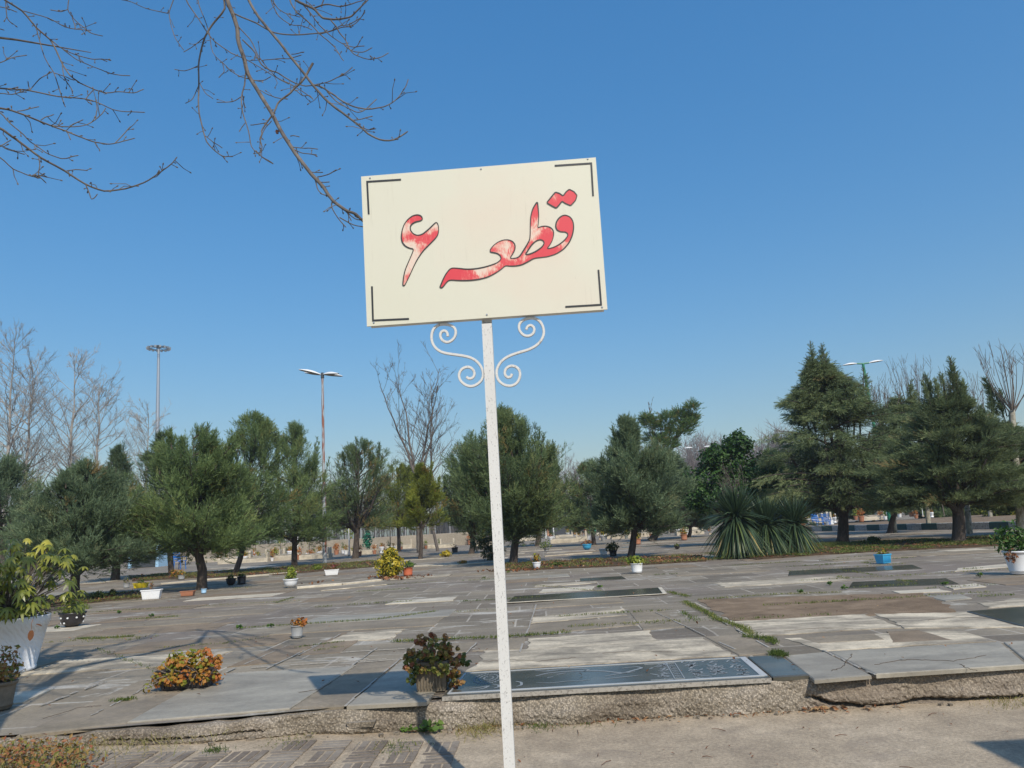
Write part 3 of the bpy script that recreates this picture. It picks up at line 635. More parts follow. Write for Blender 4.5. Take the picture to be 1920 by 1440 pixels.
for nm, loops in (('number_six', [SIX]), ('lettering_word', [WORD, HOLE]), ('letter_dots', [DOTS])):
    fill = MB(); lp = [smooth2(l, 1 if nm == 'letter_dots' else 2, k=.12 if nm == 'letter_dots' else .22) for l in loops]
    P3 = [to3(l, .0015) for l in lp]; tri = tessellate_polygon([[Vector(p) for p in l] for l in P3])
    V = np.vstack(P3); T = []
    for t in tri:
        nn = np.cross(V[t[1]] - V[t[0]], V[t[2]] - V[t[0]]); T.append(t if nn[1] < 0 else t[::-1])
    fill.add(V, T); fo = rel_(fill, 'letter', mr, sg)
    ol = MB()
    for l in lp:
        n_ = len(l); k = np.arange(n_); t_ = np.roll(l, -1, 0) - np.roll(l, 1, 0); t_ /= np.linalg.norm(t_, axis=1, keepdims=True); nn = np.stack([-t_[:, 1], t_[:, 0]], -1)
        wd = (2.0 + .4 * np.sin(k * .21 + 1) + .25 * np.sin(k * .057))[:, None]
        A = to3(l - nn * wd * .5, .003); B_ = to3(l + nn * wd * .5, .003); V = np.vstack([A, B_]); k2 = (k + 1) % n_
        ol.add(V, np.stack([k, k2, k2 + n_, k + n_], -1))
    rel_(ol, 'letter_outline', mk, fo)
m2 = paint('grey_tape', (.02, .022, .024), .5, .15)
for A, B_, C2 in (((752, 337), (688.5, 341), (691.5, 402)), ((1040, 311), (1108.5, 306.5), (1112, 368)), ((1122, 506), (1127, 571.5), (1060, 575.5)), ((697.5, 537), (699.5, 601), (767, 598))):
    mb = MB()
    for p_, q_ in ((A, B_), (B_, C2)):
        d_ = np.array(q_, float) - p_; d_ /= np.linalg.norm(d_); s_ = np.array([-d_[1], d_[0]]) * 1.75
        e_ = 1.7 if q_ == B_ else 0; e0 = 1.7 if p_ == B_ else 0
        Q4 = [np.array(p_) - s_ - d_ * (e0 if q_ == C2 else 0) * -1.1, np.array(q_) - s_ + d_ * e_, np.array(q_) + s_ + d_ * e_, np.array(p_) + s_ - d_ * (e0 if q_ == C2 else 0) * -1.1]
        V = to3(Q4, .002); mb.add(V, [[0, 1, 2, 3]])
    rel_(mb, 'corner_mark', m2, sg)
for x, y in ((694, 334), (902, 317), (1102, 298), (913, 590), (1129, 576), (701, 605)):
    mb = MB(); p = to3([(x, y)], 0)[0]; tube(mb, [p + [0, .002, 0], p - [0, .003, 0], p - [0, .0045, 0]], [.0055, .005, .003], 8); rel_(mb, 'screw', M['steel'], sg)
# post: square tube, worn white paint
m, n, b, o = newmat('chipped_white'); v = coords(n, 'Object', (9, 9, 1.8)); f = noise(n, v, 7, 9, .75, .5); f3 = noise(n, coords(n), 2.5, 3)
v2 = coords(n, 'Object', (1, 1, .45)); f2 = noise(n, v2, 150, 3, .7)
c = mix(n, (.72, .71, .67), (.58, .56, .52), f3); c = mix(n, c, (.2, .185, .17), ramp(n, f2, [(.595, gray(0)), (.66, gray(.7))]))
c = mix(n, c, (.27, .25, .23), ramp(n, f, [(.6, gray(0)), (.64, gray(.85))]))
n.links.new(c, b.inputs[0]); b.inputs['Roughness'].default_value = .6; bump(n, b, f2, -.3, .004); M['chipped'] = m
mb = MB(); pt = S(912.5, 612) - so_; pt[1] = .042; h = pt[2] + .02; w2 = .0265
V = []
for zz in np.linspace(-.05, h, 12):
    cx_ = pt[0] * zz / h; V += [[cx_ - w2, .014, zz], [cx_ + w2, .014, zz], [cx_ + w2, .014 + 2 * w2, zz], [cx_ - w2, .014 + 2 * w2, zz]]
Fq = []
for k in range(11):
    for j in range(4): Fq.append([k * 4 + j, k * 4 + (j + 1) % 4, k * 4 + 4 + (j + 1) % 4, k * 4 + 4 + j])
mb.add(V, Fq)
# the tube runs on behind the board
tp = S(897, 330) - so_; box(mb, ((pt[0] + tp[0]) / 2, .052, (h + tp[2]) / 2), (w2 * 2, .03, tp[2] - h - .02))
post = rel_(mb, 'post', M['chipped'], sg)
def z8(pts): return [(660 + x / 3.13, 280 + y / 3.13) for x, y in pts]
SL = z8([(558,1090),(556,1068),(540,1055),(520,1062),(512,1085),(522,1112),(550,1127),(580,1118),(603,1090),(607,1055),(590,1030),(555,1018),(510,1018),(475,1040),(460,1085),(466,1130),(490,1165),(530,1188),(600,1198),(670,1208),(715,1225),(750,1258),(768,1300),(765,1340),(740,1370),(700,1388),(660,1378),(630,1350),(622,1315),(640,1282),(675,1268),(705,1280),(718,1310),(708,1335),(685,1342),(668,1330)])
SR = z8([(1022,1050),(1028,1032),(1050,1022),(1070,1040),(1068,1070),(1040,1090),(1005,1085),(980,1055),(978,1020),(1000,994),(1040,980),(1085,985),(1115,1015),(1128,1060),(1120,1100),(1090,1140),(1040,1168),(980,1185),(920,1205),(875,1235),(850,1275),(845,1310),(855,1350),(890,1378),(930,1385),(965,1370),(985,1335),(985,1295),(965,1270),(930,1262),(900,1280),(893,1310),(905,1332),(930,1332),(938,1312)])
for sc_pts in (SL, SR):
    p = np.array(sc_pts)
    for _ in range(2):
        q = np.vstack([p[:1], (p[:-1] * .75 + p[1:] * .25), (p[:-1] * .25 + p[1:] * .75), p[-1:]])
        m_ = len(p) - 1; q2 = [p[0]]
        for k in range(m_): q2 += [p[k] * .75 + p[k + 1] * .25, p[k] * .25 + p[k + 1] * .75]
        p = np.array(q2 + [p[-1]])
    V3 = np.array([S(x, y) - so_ for x, y in p]); T_ = nrm(np.gradient(V3, axis=0)); N3 = nrm(np.stack([-T_[:, 2], 0 * T_[:, 0], T_[:, 0]], -1))
    r_ = .0072; Vv = []
    pf = [(-1, -.75), (-.75, -1.1), (.75, -1.1), (1, -.75), (1, .75), (.75, 1.1), (-.75, 1.1), (-1, .75)]
    for a_, d_ in pf: Vv.append(V3 + N3 * a_ * r_ * .95 + np.array([0, .03 + d_ * r_, 0]))
    V = np.stack(Vv, 1); nn = len(V3); i = np.arange(nn - 1)[:, None] * 8; j = np.arange(8)[None]; j2 = (j + 1) % 8
    mb = MB(); mb.add(V.reshape(-1, 3), np.stack([i + j, i + j2, i + 8 + j2, i + 8 + j], -1).reshape(-1, 4)); mb.add(V[0], [list(range(8))]); mb.add(V[-1], [list(range(8))[::-1]])
    rel_(mb, 'scroll', M['chipped'], sg)

# ------------------------------------------------------------------ conifers
PROF = {
 'vase': ([0, .12, .3, .6, .78, .9, 1], [.5, .8, 1, .95, .78, .5, .08]),
 'cone': ([0, .1, .25, .5, .75, 1], [.75, 1, .92, .62, .3, .03]),
 'round': ([0, .1, .3, .6, .85, 1], [.78, 1, 1, .82, .5, .12]),
 'spire': ([0, .15, .45, .58, .7, .85, 1], [.85, 1, 1, .86, .58, .28, .05]),
 'wide': ([0, .15, .5, .65, .8, .93, 1], [.82, 1, .97, .8, .52, .24, .05]),
}
def conifer(label, xb, yb, l, r, top, bot, prof='round', elev=50, mat='cypress_green', nb=120, kp=30, pl=.24, bw=.02, tips=(), xt=None, Y=None, forks=4, tr=.11, droop=0., tintc=.45, seed=0, group='conifers', name='cypress_tree', upb=.35, inner=.16, lean=None, dead=.03, stiff=.7):
    global rng
    rng = np.random.default_rng(100 + seed)
    if Y is None: B0 = G(xb, yb); Y = B0[1]
    else: B0 = UY(xb, yb, Y); B0[2] = PZ
    s = Y / FPX; xm = (l + r) / 2; cx = UY(xm, (top + bot) / 2, Y)[0]
    zt = UY(xm, top, Y)[2]; zb = UY(xm, bot, Y)[2]; Rm = (r - l) / 2 * s * 1.14; nb = int(nb * 1.2); kp = int(kp * 1.28)
    xt_ = UY(xt if xt else xm, top, Y)[0]
    rt = root(name, label, 'tree', B0, group)
    org = B0
    T0 = np.array([B0[0], Y, PZ - .05]); zf = max(zb - .02 * (zt - zb), PZ + .35)
    Fk = np.array([B0[0] + (cx - B0[0]) * .45, Y, zf]); Tp = np.array([xt_, Y, zt])
    zn = np.array([0, 0, 1.])
    # branches
    nbo = max(22, int(nb * .34)); tb_ = rng.uniform(.0, .97, nbo); thb = rng.uniform(0, 2 * math.pi, nbo); rb_ = rng.uniform(.8, 1.14, nbo); ib = rng.integers(0, nbo, nb)
    flat_ = elev < 30; th = thb[ib] + rng.normal(0, .3 if flat_ else .18, nb); t = np.clip(tb_[ib] + rng.normal(0, .018 if flat_ else .035, nb), 0, 1); ph = rng.uniform(0, 6, 4)
    lob = 1 + .13 * np.sin(th * 3 + ph[0] + t * 5) + .1 * np.sin(th * 5 + ph[1] - t * 9) + .06 * np.sin(t * 25 + ph[2])
    rad = np.interp(t, *PROF[prof]) * Rm * lob * rb_[ib] * rng.uniform(.72, 1.02, nb)
    wx = np.percentile(rad * np.cos(th), 97.5) - np.percentile(rad * np.cos(th), 2.5); rad *= np.clip(((r - l) * s * (1.1 if elev > 30 else 1) - pl * .8) / wx, .8, 1.6)
    ez = zb + t * (zt - zb)
    ax = lambda z: Fk + (Tp - Fk) * np.clip((z - zf) / (zt - zf), 0, 1)[:, None]
    cxz = cx + (xt_ - cx) * t ** 2
    E = np.stack([cxz + rad * np.cos(th), Y + rad * np.sin(th) * .95, ez], -1)
    el = np.radians(elev * (.2 + .72 * np.clip(t * 1.3, 0, 1)) + rng.normal(0, 8, nb)); zs = np.clip(ez - rad * np.tan(el), zf - .1, None)
    Sx = ax(zs); Mid = (Sx + E) / 2; Mid[:, 2] += np.where(elev > 30, -.12, .1) * rad
    for x_, y_ in tips:
        e = UY(x_, y_, Y); e[1] += rng.uniform(-.2, .2)
        for q in range(5):
            f_ = rng.uniform(.0, 1) if q else 0; e2 = e + rng.normal(0, .07 * q, 3) * [1, 1, 0] - [0, 0, q * .22]
            s0 = np.array([e2[0] * .75 + cx * .25, e2[1] * .8 + Y * .2, e2[2] - .32 * (zt - zb)])
            E = np.vstack([E, e2]); Sx = np.vstack([Sx, s0]); Mid = np.vstack([Mid, (s0 * .45 + e2 * .55) + [rng.normal(0, .04), 0, 0]])
    for q in range(11 if elev > 30 else 5):               # small leaders standing out of the crown top
        tt_ = rng.uniform(.5, .93); a_ = rng.uniform(0, 6.28); rr_ = float(np.interp(tt_, *PROF[prof])) * Rm * rng.uniform(.45, .85)
        e2 = np.array([cx + (xt_ - cx) * tt_ + rr_ * math.cos(a_), Y + rr_ * math.sin(a_), zb + tt_ * (zt - zb) + rng.uniform(.1, .28) * min(1.3, (zt - zb) * .3)])
        E = np.vstack([E, e2, e2 - [.02, .02, .12]]); s0 = e2 - [rng.normal(0, .05) + .1 * math.cos(a_), 0, .16 * (zt - zb)]; Sx = np.vstack([Sx, s0, s0]); Mid = np.vstack([Mid, (s0 + e2) / 2, (s0 + e2) / 2])
    nreg = nb; nb = len(E)
    wood = MB()
    mid = (T0 + Fk) / 2 + [rng.normal(0, .03), 0, 0]
    tube(wood, [T0, T0 + (mid - T0) * .3, mid, Fk, Fk + (Tp - Fk) * .5, Tp - (Tp - Fk) * .06], [tr * 1.35, tr * 1.05, tr * .95, tr * .8, tr * .25, .006], 10)
    for q in range(forks):
        a = 2 * math.pi * (q + rng.uniform(-.2, .2)) / forks + .5; rr = Rm * rng.uniform(.4, .7)
        st = T0 + (Fk - T0) * rng.uniform(.74, 1.0); e = np.array([Fk[0] + rr * math.cos(a), Y + rr * math.sin(a), zb + rng.uniform(.2, .5) * (zt - zb)])
        mm = (st + e) / 2 + [0, 0, -.1 * rr]; mm[:2] += (e - st)[:2] * .08
        tube(wood, [st, st * .6 + mm * .4, mm, e], [tr * .6, tr * .5, tr * .4, tr * .15], 7)
    sI = np.linspace(0, 1, 5)[:, None]
    for q in range(0, nb, 2):
        pts = Sx[q] * (1 - sI) ** 2 + 2 * Mid[q] * sI * (1 - sI) + E[q] * sI ** 2
        tube(wood, pts, np.linspace(.022, .004, 5) * (tr / .11), 4, cap=False)
    wood.V = [v - org for v in wood.V]; wood.build('trunk', M['bark'], parent=rt, smooth=True)
    fo = MB()
    k_tot = nb * kp; bi = np.repeat(np.arange(nb), kp); u = rng.uniform(inner, 1.0, k_tot) ** .75
    uu = u[:, None]; C = Sx[bi] * (1 - uu) ** 2 + 2 * Mid[bi] * uu * (1 - uu) + E[bi] * uu ** 2
    Tg = nrm(2 * (1 - uu) * (Mid - Sx)[bi] + 2 * uu * (E - Mid)[bi])
    off = rng.normal(size=(k_tot, 3)); off -= (off * Tg).sum(1, keepdims=True) * Tg; off = nrm(off)
    sg_ = (Rm * .13 + .05) * (1.15 - .85 * uu) * np.abs(rng.normal(0, .7, (k_tot, 1)))
    sg_ = np.where((bi >= nreg)[:, None], sg_ * .27 * (1.25 - uu), sg_)
    if droop: off[:, 2] *= .35
    C = C + off * sg_; C[:, 2] -= droop * .12 * Rm * u ** 2
    Dv = nrm(Tg * stiff + off * .55 + zn * upb + rng.normal(0, .18, (k_tot, 3)) - zn * droop * .9)
    bt = rng.normal(0, .09, nb); bt[:len(ib)] += rng.normal(0, .15, nbo)[ib]
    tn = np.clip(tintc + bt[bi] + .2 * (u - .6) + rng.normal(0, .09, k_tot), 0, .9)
    dd = rng.uniform(size=nb) < dead; tn = np.where(dd[bi] & (rng.uniform(size=k_tot) < .6), 1., tn)
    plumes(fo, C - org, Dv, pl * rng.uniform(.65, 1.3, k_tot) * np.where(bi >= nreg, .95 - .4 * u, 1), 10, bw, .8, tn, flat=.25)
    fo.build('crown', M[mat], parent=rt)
    return rt

# (label, trunk foot px, crown l/r/top/bottom px ...)
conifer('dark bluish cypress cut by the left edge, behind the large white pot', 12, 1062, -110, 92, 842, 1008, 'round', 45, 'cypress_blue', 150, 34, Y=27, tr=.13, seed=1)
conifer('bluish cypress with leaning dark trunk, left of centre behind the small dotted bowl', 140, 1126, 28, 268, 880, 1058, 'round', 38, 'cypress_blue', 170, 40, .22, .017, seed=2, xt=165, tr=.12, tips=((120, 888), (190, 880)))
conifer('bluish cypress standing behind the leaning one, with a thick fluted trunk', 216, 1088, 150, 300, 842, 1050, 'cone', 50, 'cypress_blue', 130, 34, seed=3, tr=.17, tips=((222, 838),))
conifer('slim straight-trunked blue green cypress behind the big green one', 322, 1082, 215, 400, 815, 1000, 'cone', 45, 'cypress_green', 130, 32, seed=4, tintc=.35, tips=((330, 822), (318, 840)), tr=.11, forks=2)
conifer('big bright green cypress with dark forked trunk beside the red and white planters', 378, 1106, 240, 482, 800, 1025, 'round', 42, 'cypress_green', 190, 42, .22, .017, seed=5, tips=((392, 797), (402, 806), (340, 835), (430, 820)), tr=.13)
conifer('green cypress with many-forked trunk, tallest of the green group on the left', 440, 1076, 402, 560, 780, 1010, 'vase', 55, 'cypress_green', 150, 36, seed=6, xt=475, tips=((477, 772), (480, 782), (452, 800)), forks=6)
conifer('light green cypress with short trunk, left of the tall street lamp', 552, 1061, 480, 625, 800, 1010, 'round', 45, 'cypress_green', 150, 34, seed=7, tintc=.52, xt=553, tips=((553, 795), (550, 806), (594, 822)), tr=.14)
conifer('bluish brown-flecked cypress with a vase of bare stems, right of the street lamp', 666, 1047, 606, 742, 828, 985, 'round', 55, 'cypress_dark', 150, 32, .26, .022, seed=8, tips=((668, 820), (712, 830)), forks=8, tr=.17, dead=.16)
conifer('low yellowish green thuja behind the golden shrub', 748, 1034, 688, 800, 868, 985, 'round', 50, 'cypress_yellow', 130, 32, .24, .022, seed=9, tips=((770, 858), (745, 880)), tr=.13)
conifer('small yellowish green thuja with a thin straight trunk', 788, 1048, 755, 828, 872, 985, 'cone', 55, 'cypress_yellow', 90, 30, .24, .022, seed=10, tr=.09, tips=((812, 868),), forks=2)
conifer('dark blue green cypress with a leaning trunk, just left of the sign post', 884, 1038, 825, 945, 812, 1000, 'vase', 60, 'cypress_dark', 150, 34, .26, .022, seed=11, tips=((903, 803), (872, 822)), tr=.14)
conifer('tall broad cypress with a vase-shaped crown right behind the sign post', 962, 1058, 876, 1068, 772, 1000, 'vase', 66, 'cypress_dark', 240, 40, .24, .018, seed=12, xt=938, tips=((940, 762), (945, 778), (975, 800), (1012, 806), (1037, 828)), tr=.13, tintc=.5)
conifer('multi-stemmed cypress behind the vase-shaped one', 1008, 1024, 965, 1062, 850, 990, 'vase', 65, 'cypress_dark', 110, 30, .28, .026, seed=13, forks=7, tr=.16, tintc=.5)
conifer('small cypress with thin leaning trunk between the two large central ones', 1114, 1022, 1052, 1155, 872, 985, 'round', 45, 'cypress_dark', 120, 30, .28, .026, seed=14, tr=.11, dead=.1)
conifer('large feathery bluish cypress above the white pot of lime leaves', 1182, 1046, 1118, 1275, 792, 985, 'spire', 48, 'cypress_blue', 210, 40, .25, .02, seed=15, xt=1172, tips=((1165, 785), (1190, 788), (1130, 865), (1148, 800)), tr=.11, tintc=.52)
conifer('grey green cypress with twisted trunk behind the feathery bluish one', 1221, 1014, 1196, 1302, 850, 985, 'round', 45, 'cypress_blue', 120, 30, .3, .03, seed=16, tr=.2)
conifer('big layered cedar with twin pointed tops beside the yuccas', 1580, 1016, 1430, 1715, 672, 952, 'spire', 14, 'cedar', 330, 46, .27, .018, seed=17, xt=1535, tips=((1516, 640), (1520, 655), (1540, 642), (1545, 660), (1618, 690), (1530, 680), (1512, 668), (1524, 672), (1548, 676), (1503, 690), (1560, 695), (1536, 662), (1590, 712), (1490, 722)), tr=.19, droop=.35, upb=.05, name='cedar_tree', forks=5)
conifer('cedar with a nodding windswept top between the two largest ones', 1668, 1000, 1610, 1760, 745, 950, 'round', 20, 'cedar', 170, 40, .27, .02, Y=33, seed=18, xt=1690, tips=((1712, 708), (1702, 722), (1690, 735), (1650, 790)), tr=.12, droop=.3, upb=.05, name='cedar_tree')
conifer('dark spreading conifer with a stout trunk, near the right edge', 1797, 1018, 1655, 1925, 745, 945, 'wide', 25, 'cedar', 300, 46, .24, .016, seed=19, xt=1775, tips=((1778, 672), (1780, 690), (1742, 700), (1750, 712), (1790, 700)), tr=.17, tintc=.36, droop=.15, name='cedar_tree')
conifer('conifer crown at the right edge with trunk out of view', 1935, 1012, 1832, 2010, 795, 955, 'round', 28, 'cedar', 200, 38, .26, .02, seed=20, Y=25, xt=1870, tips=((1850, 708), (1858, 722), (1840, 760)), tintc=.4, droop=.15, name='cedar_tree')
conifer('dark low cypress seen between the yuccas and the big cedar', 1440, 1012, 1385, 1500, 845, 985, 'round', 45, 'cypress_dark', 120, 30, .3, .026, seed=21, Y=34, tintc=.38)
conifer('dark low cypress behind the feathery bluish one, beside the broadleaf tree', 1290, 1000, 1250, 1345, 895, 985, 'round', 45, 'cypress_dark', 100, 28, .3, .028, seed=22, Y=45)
rng = np.random.default_rng(55)

# broadleaf evergreen behind the yuccas
def leafball(mb, c, R, n, s, tint=(.5, .18), shell=.55, up=.35, asp=.6):
    d = nrm(rng.normal(size=(n, 3))); rr = rng.uniform(shell, 1.0, (n, 1)) ** .8
    lump = 1 + .16 * np.sin(d[:, :1] * 6 + 1) + .13 * np.sin(d[:, 1:2] * 7 + d[:, 2:] * 5)
    P = np.asarray(c) + d * rr * lump * np.asarray(R)
    leaves(mb, P, d + rng.normal(0, .6, (n, 3)) + [0, 0, up], s * rng.uniform(.7, 1.3, n), np.clip(rng.normal(tint[0], tint[1], n), 0, 1), asp=asp)
def broad(label, xb, yb, Y, balls, s, n, mat='broadleaf', tr=.1, name='evergreen_tree', group=None):
    B0 = UY(xb, yb, Y); B0[2] = PZ; rt = root(name, label, 'tree', B0, group); mb = MB(); wd = MB()
    tube(wd, [[0, 0, 0], [.03, 0, .8], [0, 0, 1.5]], [tr, tr * .8, tr * .6], 8)
    for x, y, r_ in balls:
        c = UY(x, y, Y) - B0; R = r_ * Y / FPX; c[1] = rng.uniform(-.5, .5) * R
        leafball(mb, c, (R, R, R * 1.05), n, s); tube(wd, [[0, 0, .9], c * [.5, .5, .6] + [0, 0, .3], c], [tr * .6, tr * .4, .01], 5)
    wd.build('trunk', M['bark'], parent=rt, smooth=True); mb.build('crown', M[mat], parent=rt); return rt
broad('glossy dark green broadleaf tree rising behind the yuccas', 1372, 1010, 30, [(1330, 905, 40), (1372, 870, 42), (1385, 835, 26), (1418, 895, 40), (1365, 930, 48), (1310, 935, 26), (1340, 860, 26)], .13, 1500)
# umbrella pine, leafless pruned top
Y = 52; B0 = UY(1262, 1000, Y); B0[2] = PZ
rt = root('pine_tree', 'small umbrella pine with bent bare trunk and tufted crown, behind the bluish cypress', 'tree', B0); wd = MB(); mb = MB()
def q_(x, y, dy=0): p = UY(x, y, Y) - B0; p[1] = dy; return p
tube(wd, [q_(1262, 1000), q_(1258, 920), q_(1250, 870), q_(1245, 845)], [.2, .17, .14, .1], 8)
for e in ((1235, 800), (1290, 800), (1278, 835), (1215, 815), (1262, 790), (1297, 770)):
    tube(wd, [q_(1249, 860), (q_(1249, 850) + q_(*e)) / 2 + [0, 0, .15], q_(*e, rng.uniform(-.5, .5))], [.09, .06, .02], 6)
for x, y, r_ in ((1296, 768, 11), (1285, 785, 15), (1270, 800, 16), (1240, 808, 20), (1218, 800, 14), (1258, 820, 18), (1225, 825, 18), (1280, 815, 15), (1210, 790, 9), (1245, 790, 14), (1300, 785, 8), (1272, 780, 12), (1255, 838, 14), (1235, 832, 12), (1290, 800, 10)):
    R = r_ * Y / FPX * .95; n_ = 200; d = nrm(rng.normal(size=(n_, 3))); d[:, 2] = np.abs(d[:, 2]) * .8 + .05
    plumes(mb, q_(x, y, rng.uniform(-.8, .8)) + rng.normal(0, .12, (n_, 3)) + d * R * rng.uniform(.4, 1, (n_, 1)), d, .34, 9, .035, .6, np.clip(rng.normal(.45, .2, n_), 0, .95))
wd.build('trunk', M['bark'], parent=rt, smooth=True); mb.build('crown', M['pine'], parent=rt)

# ------------------------------------------------------------------ bare trees
def bare_tubes(H, R, seed, n1=26, n2=7, n3=5, el=55, tr=.14, multi=1, h0=.2, lean=0):
    r = np.random.default_rng(seed); out_ = []
    def wig(a, b_, k, amp):
        t = np.linspace(0, 1, k)[:, None]; p = a + (b_ - a) * t; p[1:-1] += r.normal(0, amp, (k - 2, 3)); return p
    axes = []
    for m_ in range(multi):
        a = 2 * math.pi * m_ / multi + r.uniform(0, 1); k_ = (0 if multi == 1 else R * r.uniform(.35, .75))
        tp = np.array([k_ * math.cos(a) + lean * H, k_ * math.sin(a), H * r.uniform(.85, 1.0)])
        s0 = np.array([0, 0, 0]) if multi == 1 else np.array([0, 0, H * h0 * r.uniform(.6, 1.1)])
        p = wig(s0, tp, 9, H * .008); rr = np.linspace(tr if multi == 1 else tr * .6, .012, 9); out_.append((p, rr)); axes.append((p, rr))
    if multi > 1: out_.append((np.array([[0, 0, -.1], [0, 0, H * h0]]), np.array([tr, tr * .9])))
    for p, rr in axes:
        for k in range(n1 // multi + 3):
            u = r.uniform(h0 if multi == 1 else .1, .98) ; q = u * 8; i = min(int(q), 7); s0 = p[i] + (p[i + 1] - p[i]) * (q - i); r0 = rr[i] * .42
            a = r.uniform(0, 2 * math.pi); L = R * (1.15 - .8 * u) * r.uniform(.6, 1.15) if multi == 1 else R * .7 * (1.1 - .6 * u) * r.uniform(.5, 1.1)
            e_ = math.radians(el + r.normal(0, 8)); d = np.array([math.cos(a) * math.cos(e_), math.sin(a) * math.cos(e_), math.sin(e_)])
            e = s0 + d * L / max(math.cos(e_), .5); bp_ = wig(s0, e, 5, L * .03); bp_[2:, 2] += L * .04; out_.append((bp_, np.linspace(max(r0, .014), .007, 5)))
            for k2 in range(n2):
                u2 = r.uniform(.2, 1); q2 = u2 * 4; i2 = min(int(q2), 3); s2 = bp_[i2] + (bp_[i2 + 1] - bp_[i2]) * (q2 - i2)
                L2 = L * r.uniform(.25, .55) * (1.2 - .5 * u2); d2 = nrm(d * .9 + r.normal(0, .45, 3) + [0, 0, .35]); e2 = s2 + d2 * L2; b2 = wig(s2, e2, 4, L2 * .04)
                out_.append((b2, np.linspace(.010, .005, 4)))
                for k3 in range(n3):
                    u3 = r.uniform(.25, 1); q3 = u3 * 3; i3 = min(int(q3), 2); s3 = b2[i3] + (b2[i3 + 1] - b2[i3]) * (q3 - i3); L3 = L2 * r.uniform(.25, .6)
                    d3 = nrm(d2 + r.normal(0, .5, 3) + [0, 0, .25]); out_.append((wig(s3, s3 + d3 * L3, 3, L3 * .05), np.linspace(.007, .0035, 3)))
    return out_
def bare_tree(label, tubes, loc, group, mat='twig_pale', name='bare_tree', k=1.):
    rt = root(name, label, 'tree', loc, group); a = MB(); c = MB()
    nt_ = 1
    for i, (p, r_) in enumerate(tubes):
        big = len(p) == 9 or len(p) == 2
        tube(a if big else c, p, r_ * k, 7 if big else 3, cap=False)
    a.build('trunk', M[mat], parent=rt, smooth=True); c.build('crown', M[mat], parent=rt); return rt
Y = 62
s_ = Y / FPX
V1 = bare_tubes(11.5, 3.1, 1, 46, 8, 5, 42, .17, h0=.25); V2 = bare_tubes(10.5, 2.8, 2, 44, 8, 5, 42, .15, h0=.25)
pr = None
LB = ['leafless pale tree at the far left edge, first of the row behind the cypresses', 'leafless plane tree with pale upright trunk, second of the row at the far left', 'leafless pale-barked tree in the middle of the row behind the bluish cypresses', 'leafless tree right of the middle one in the far left row', 'shorter leafless tree in front of the tall floodlight mast']
for q, (xb, top, vv) in enumerate(((8, 640, 0), (45, 645, 1), (127, 672, 0), (178, 678, 1), (273, 742, 1))):
    p = UY(xb, 960, Y + q * 1.5); p[2] = PZ; zt_ = UY(xb, top, Y + q * 1.5)[2] - PZ
    if q < 2: o_ = bare_tree(LB[q], V1 if vv == 0 else V2, p, 'leafless trees far left', k=.8); o_.scale = (zt_ / (11.5, 10.5)[vv],) * 3; (pr := (pr or []) + [o_])
    else: copy_thing(pr[vv], p, q * 1.3, zt_ / (11.5, 10.5)[vv], LB[q], 'leafless trees far left')
p = UY(-55, 960, 58); p[2] = PZ
# centre bare multi-stem tree
p = UY(785, 1005, 46); p[2] = PZ
bare_tree('tall leafless many-stemmed tree rising behind the yellowish thujas', bare_tubes(UY(770, 695, 46)[2], 3.0, 5, 40, 6, 4, 54, .15, multi=4, h0=.36), p, None, 'twig_dark', k=1.0)
p = UY(820, 1005, 47); p[2] = PZ
bare_tree('slender leafless tree to the right of the many-stemmed one', bare_tubes(UY(815, 705, 47)[2], 2.4, 6, 34, 6, 4, 46, .1, h0=.38, lean=-.02), p, None, 'twig_dark', k=1.0)
p = UY(1240, 1000, 60); p[2] = PZ
bare_tree('thin leafless tree top showing above the umbrella pine', bare_tubes(UY(1235, 740, 60)[2], 1.3, 9, 18, 4, 2, 60, .1, h0=.7), p, None, 'twig', k=1.4)
# young planes with whitish trunks along the road, pruned fans of shoots
def plane(label, xb, yb, ytop_tr, xt_, ytop, spread, seed, group='young plane trees by the striped kerb', Y=None, n=26, tr=.085):
    r = np.random.default_rng(seed); B0 = G(xb, yb); Yy = B0[1]
    K = UY(xt_, ytop_tr, Yy) - B0; K[1] = 0; rt = root('plane_tree', label, 'tree', B0, group); a = MB(); c = MB()
    tube(a, [[0, 0, -.05], K * .3 + [.02, 0, 0], K * .6, K], [tr * 1.25, tr, tr * .9, tr * .85], 9)
    hh = (UY(xt_, ytop, Yy) - UY(xt_, ytop_tr, Yy))[2]; sp = spread * Yy / FPX
    for q in range(n):
        ang = r.uniform(0, 6.28); rr = sp * r.uniform(.1, 1); e = K + np.array([math.cos(ang) * rr, math.sin(ang) * rr, hh * r.uniform(.6, 1)])
        s0 = K + [0, 0, r.uniform(-.25, .0)]; mm = s0 + (e - s0) * [.62, .62, .42]; pts = np.array([s0, mm, (mm + e) / 2 + r.normal(0, .03, 3), e]); tube(c, pts, [.02, .012, .008, .004], 4, cap=False)
        for k in range(4):
            t = r.uniform(.35, .95); s1 = mm + (e - mm) * t; e1 = s1 + np.array([r.normal(0, .14), r.normal(0, .14), r.uniform(.15, .55)]); tube(c, [s1, (s1 + e1) / 2 + [.01, 0, .01], e1], [.008, .006, .004], 3, cap=False)
    a.build('trunk', M['plane_bark'], parent=rt, smooth=True); c.build('crown', M['twig'], parent=rt)
plane('leafless plane with patchy white trunk at the right edge of the striped kerb', 1915, 1003, 770, 1897, 640, 55, 31, tr=.11, n=20)
plane('leafless plane with mottled trunk just behind the stout dark conifer, right side', 1818, 1001, 800, 1795, 700, 60, 32)
plane('leafless plane with pale trunk between the two dark conifers', 1742, 993, 800, 1722, 665, 60, 33, n=30)
plane('leafless plane with pale trunk leaning by the green lamp post', 1678, 999, 800, 1652, 715, 50, 34)
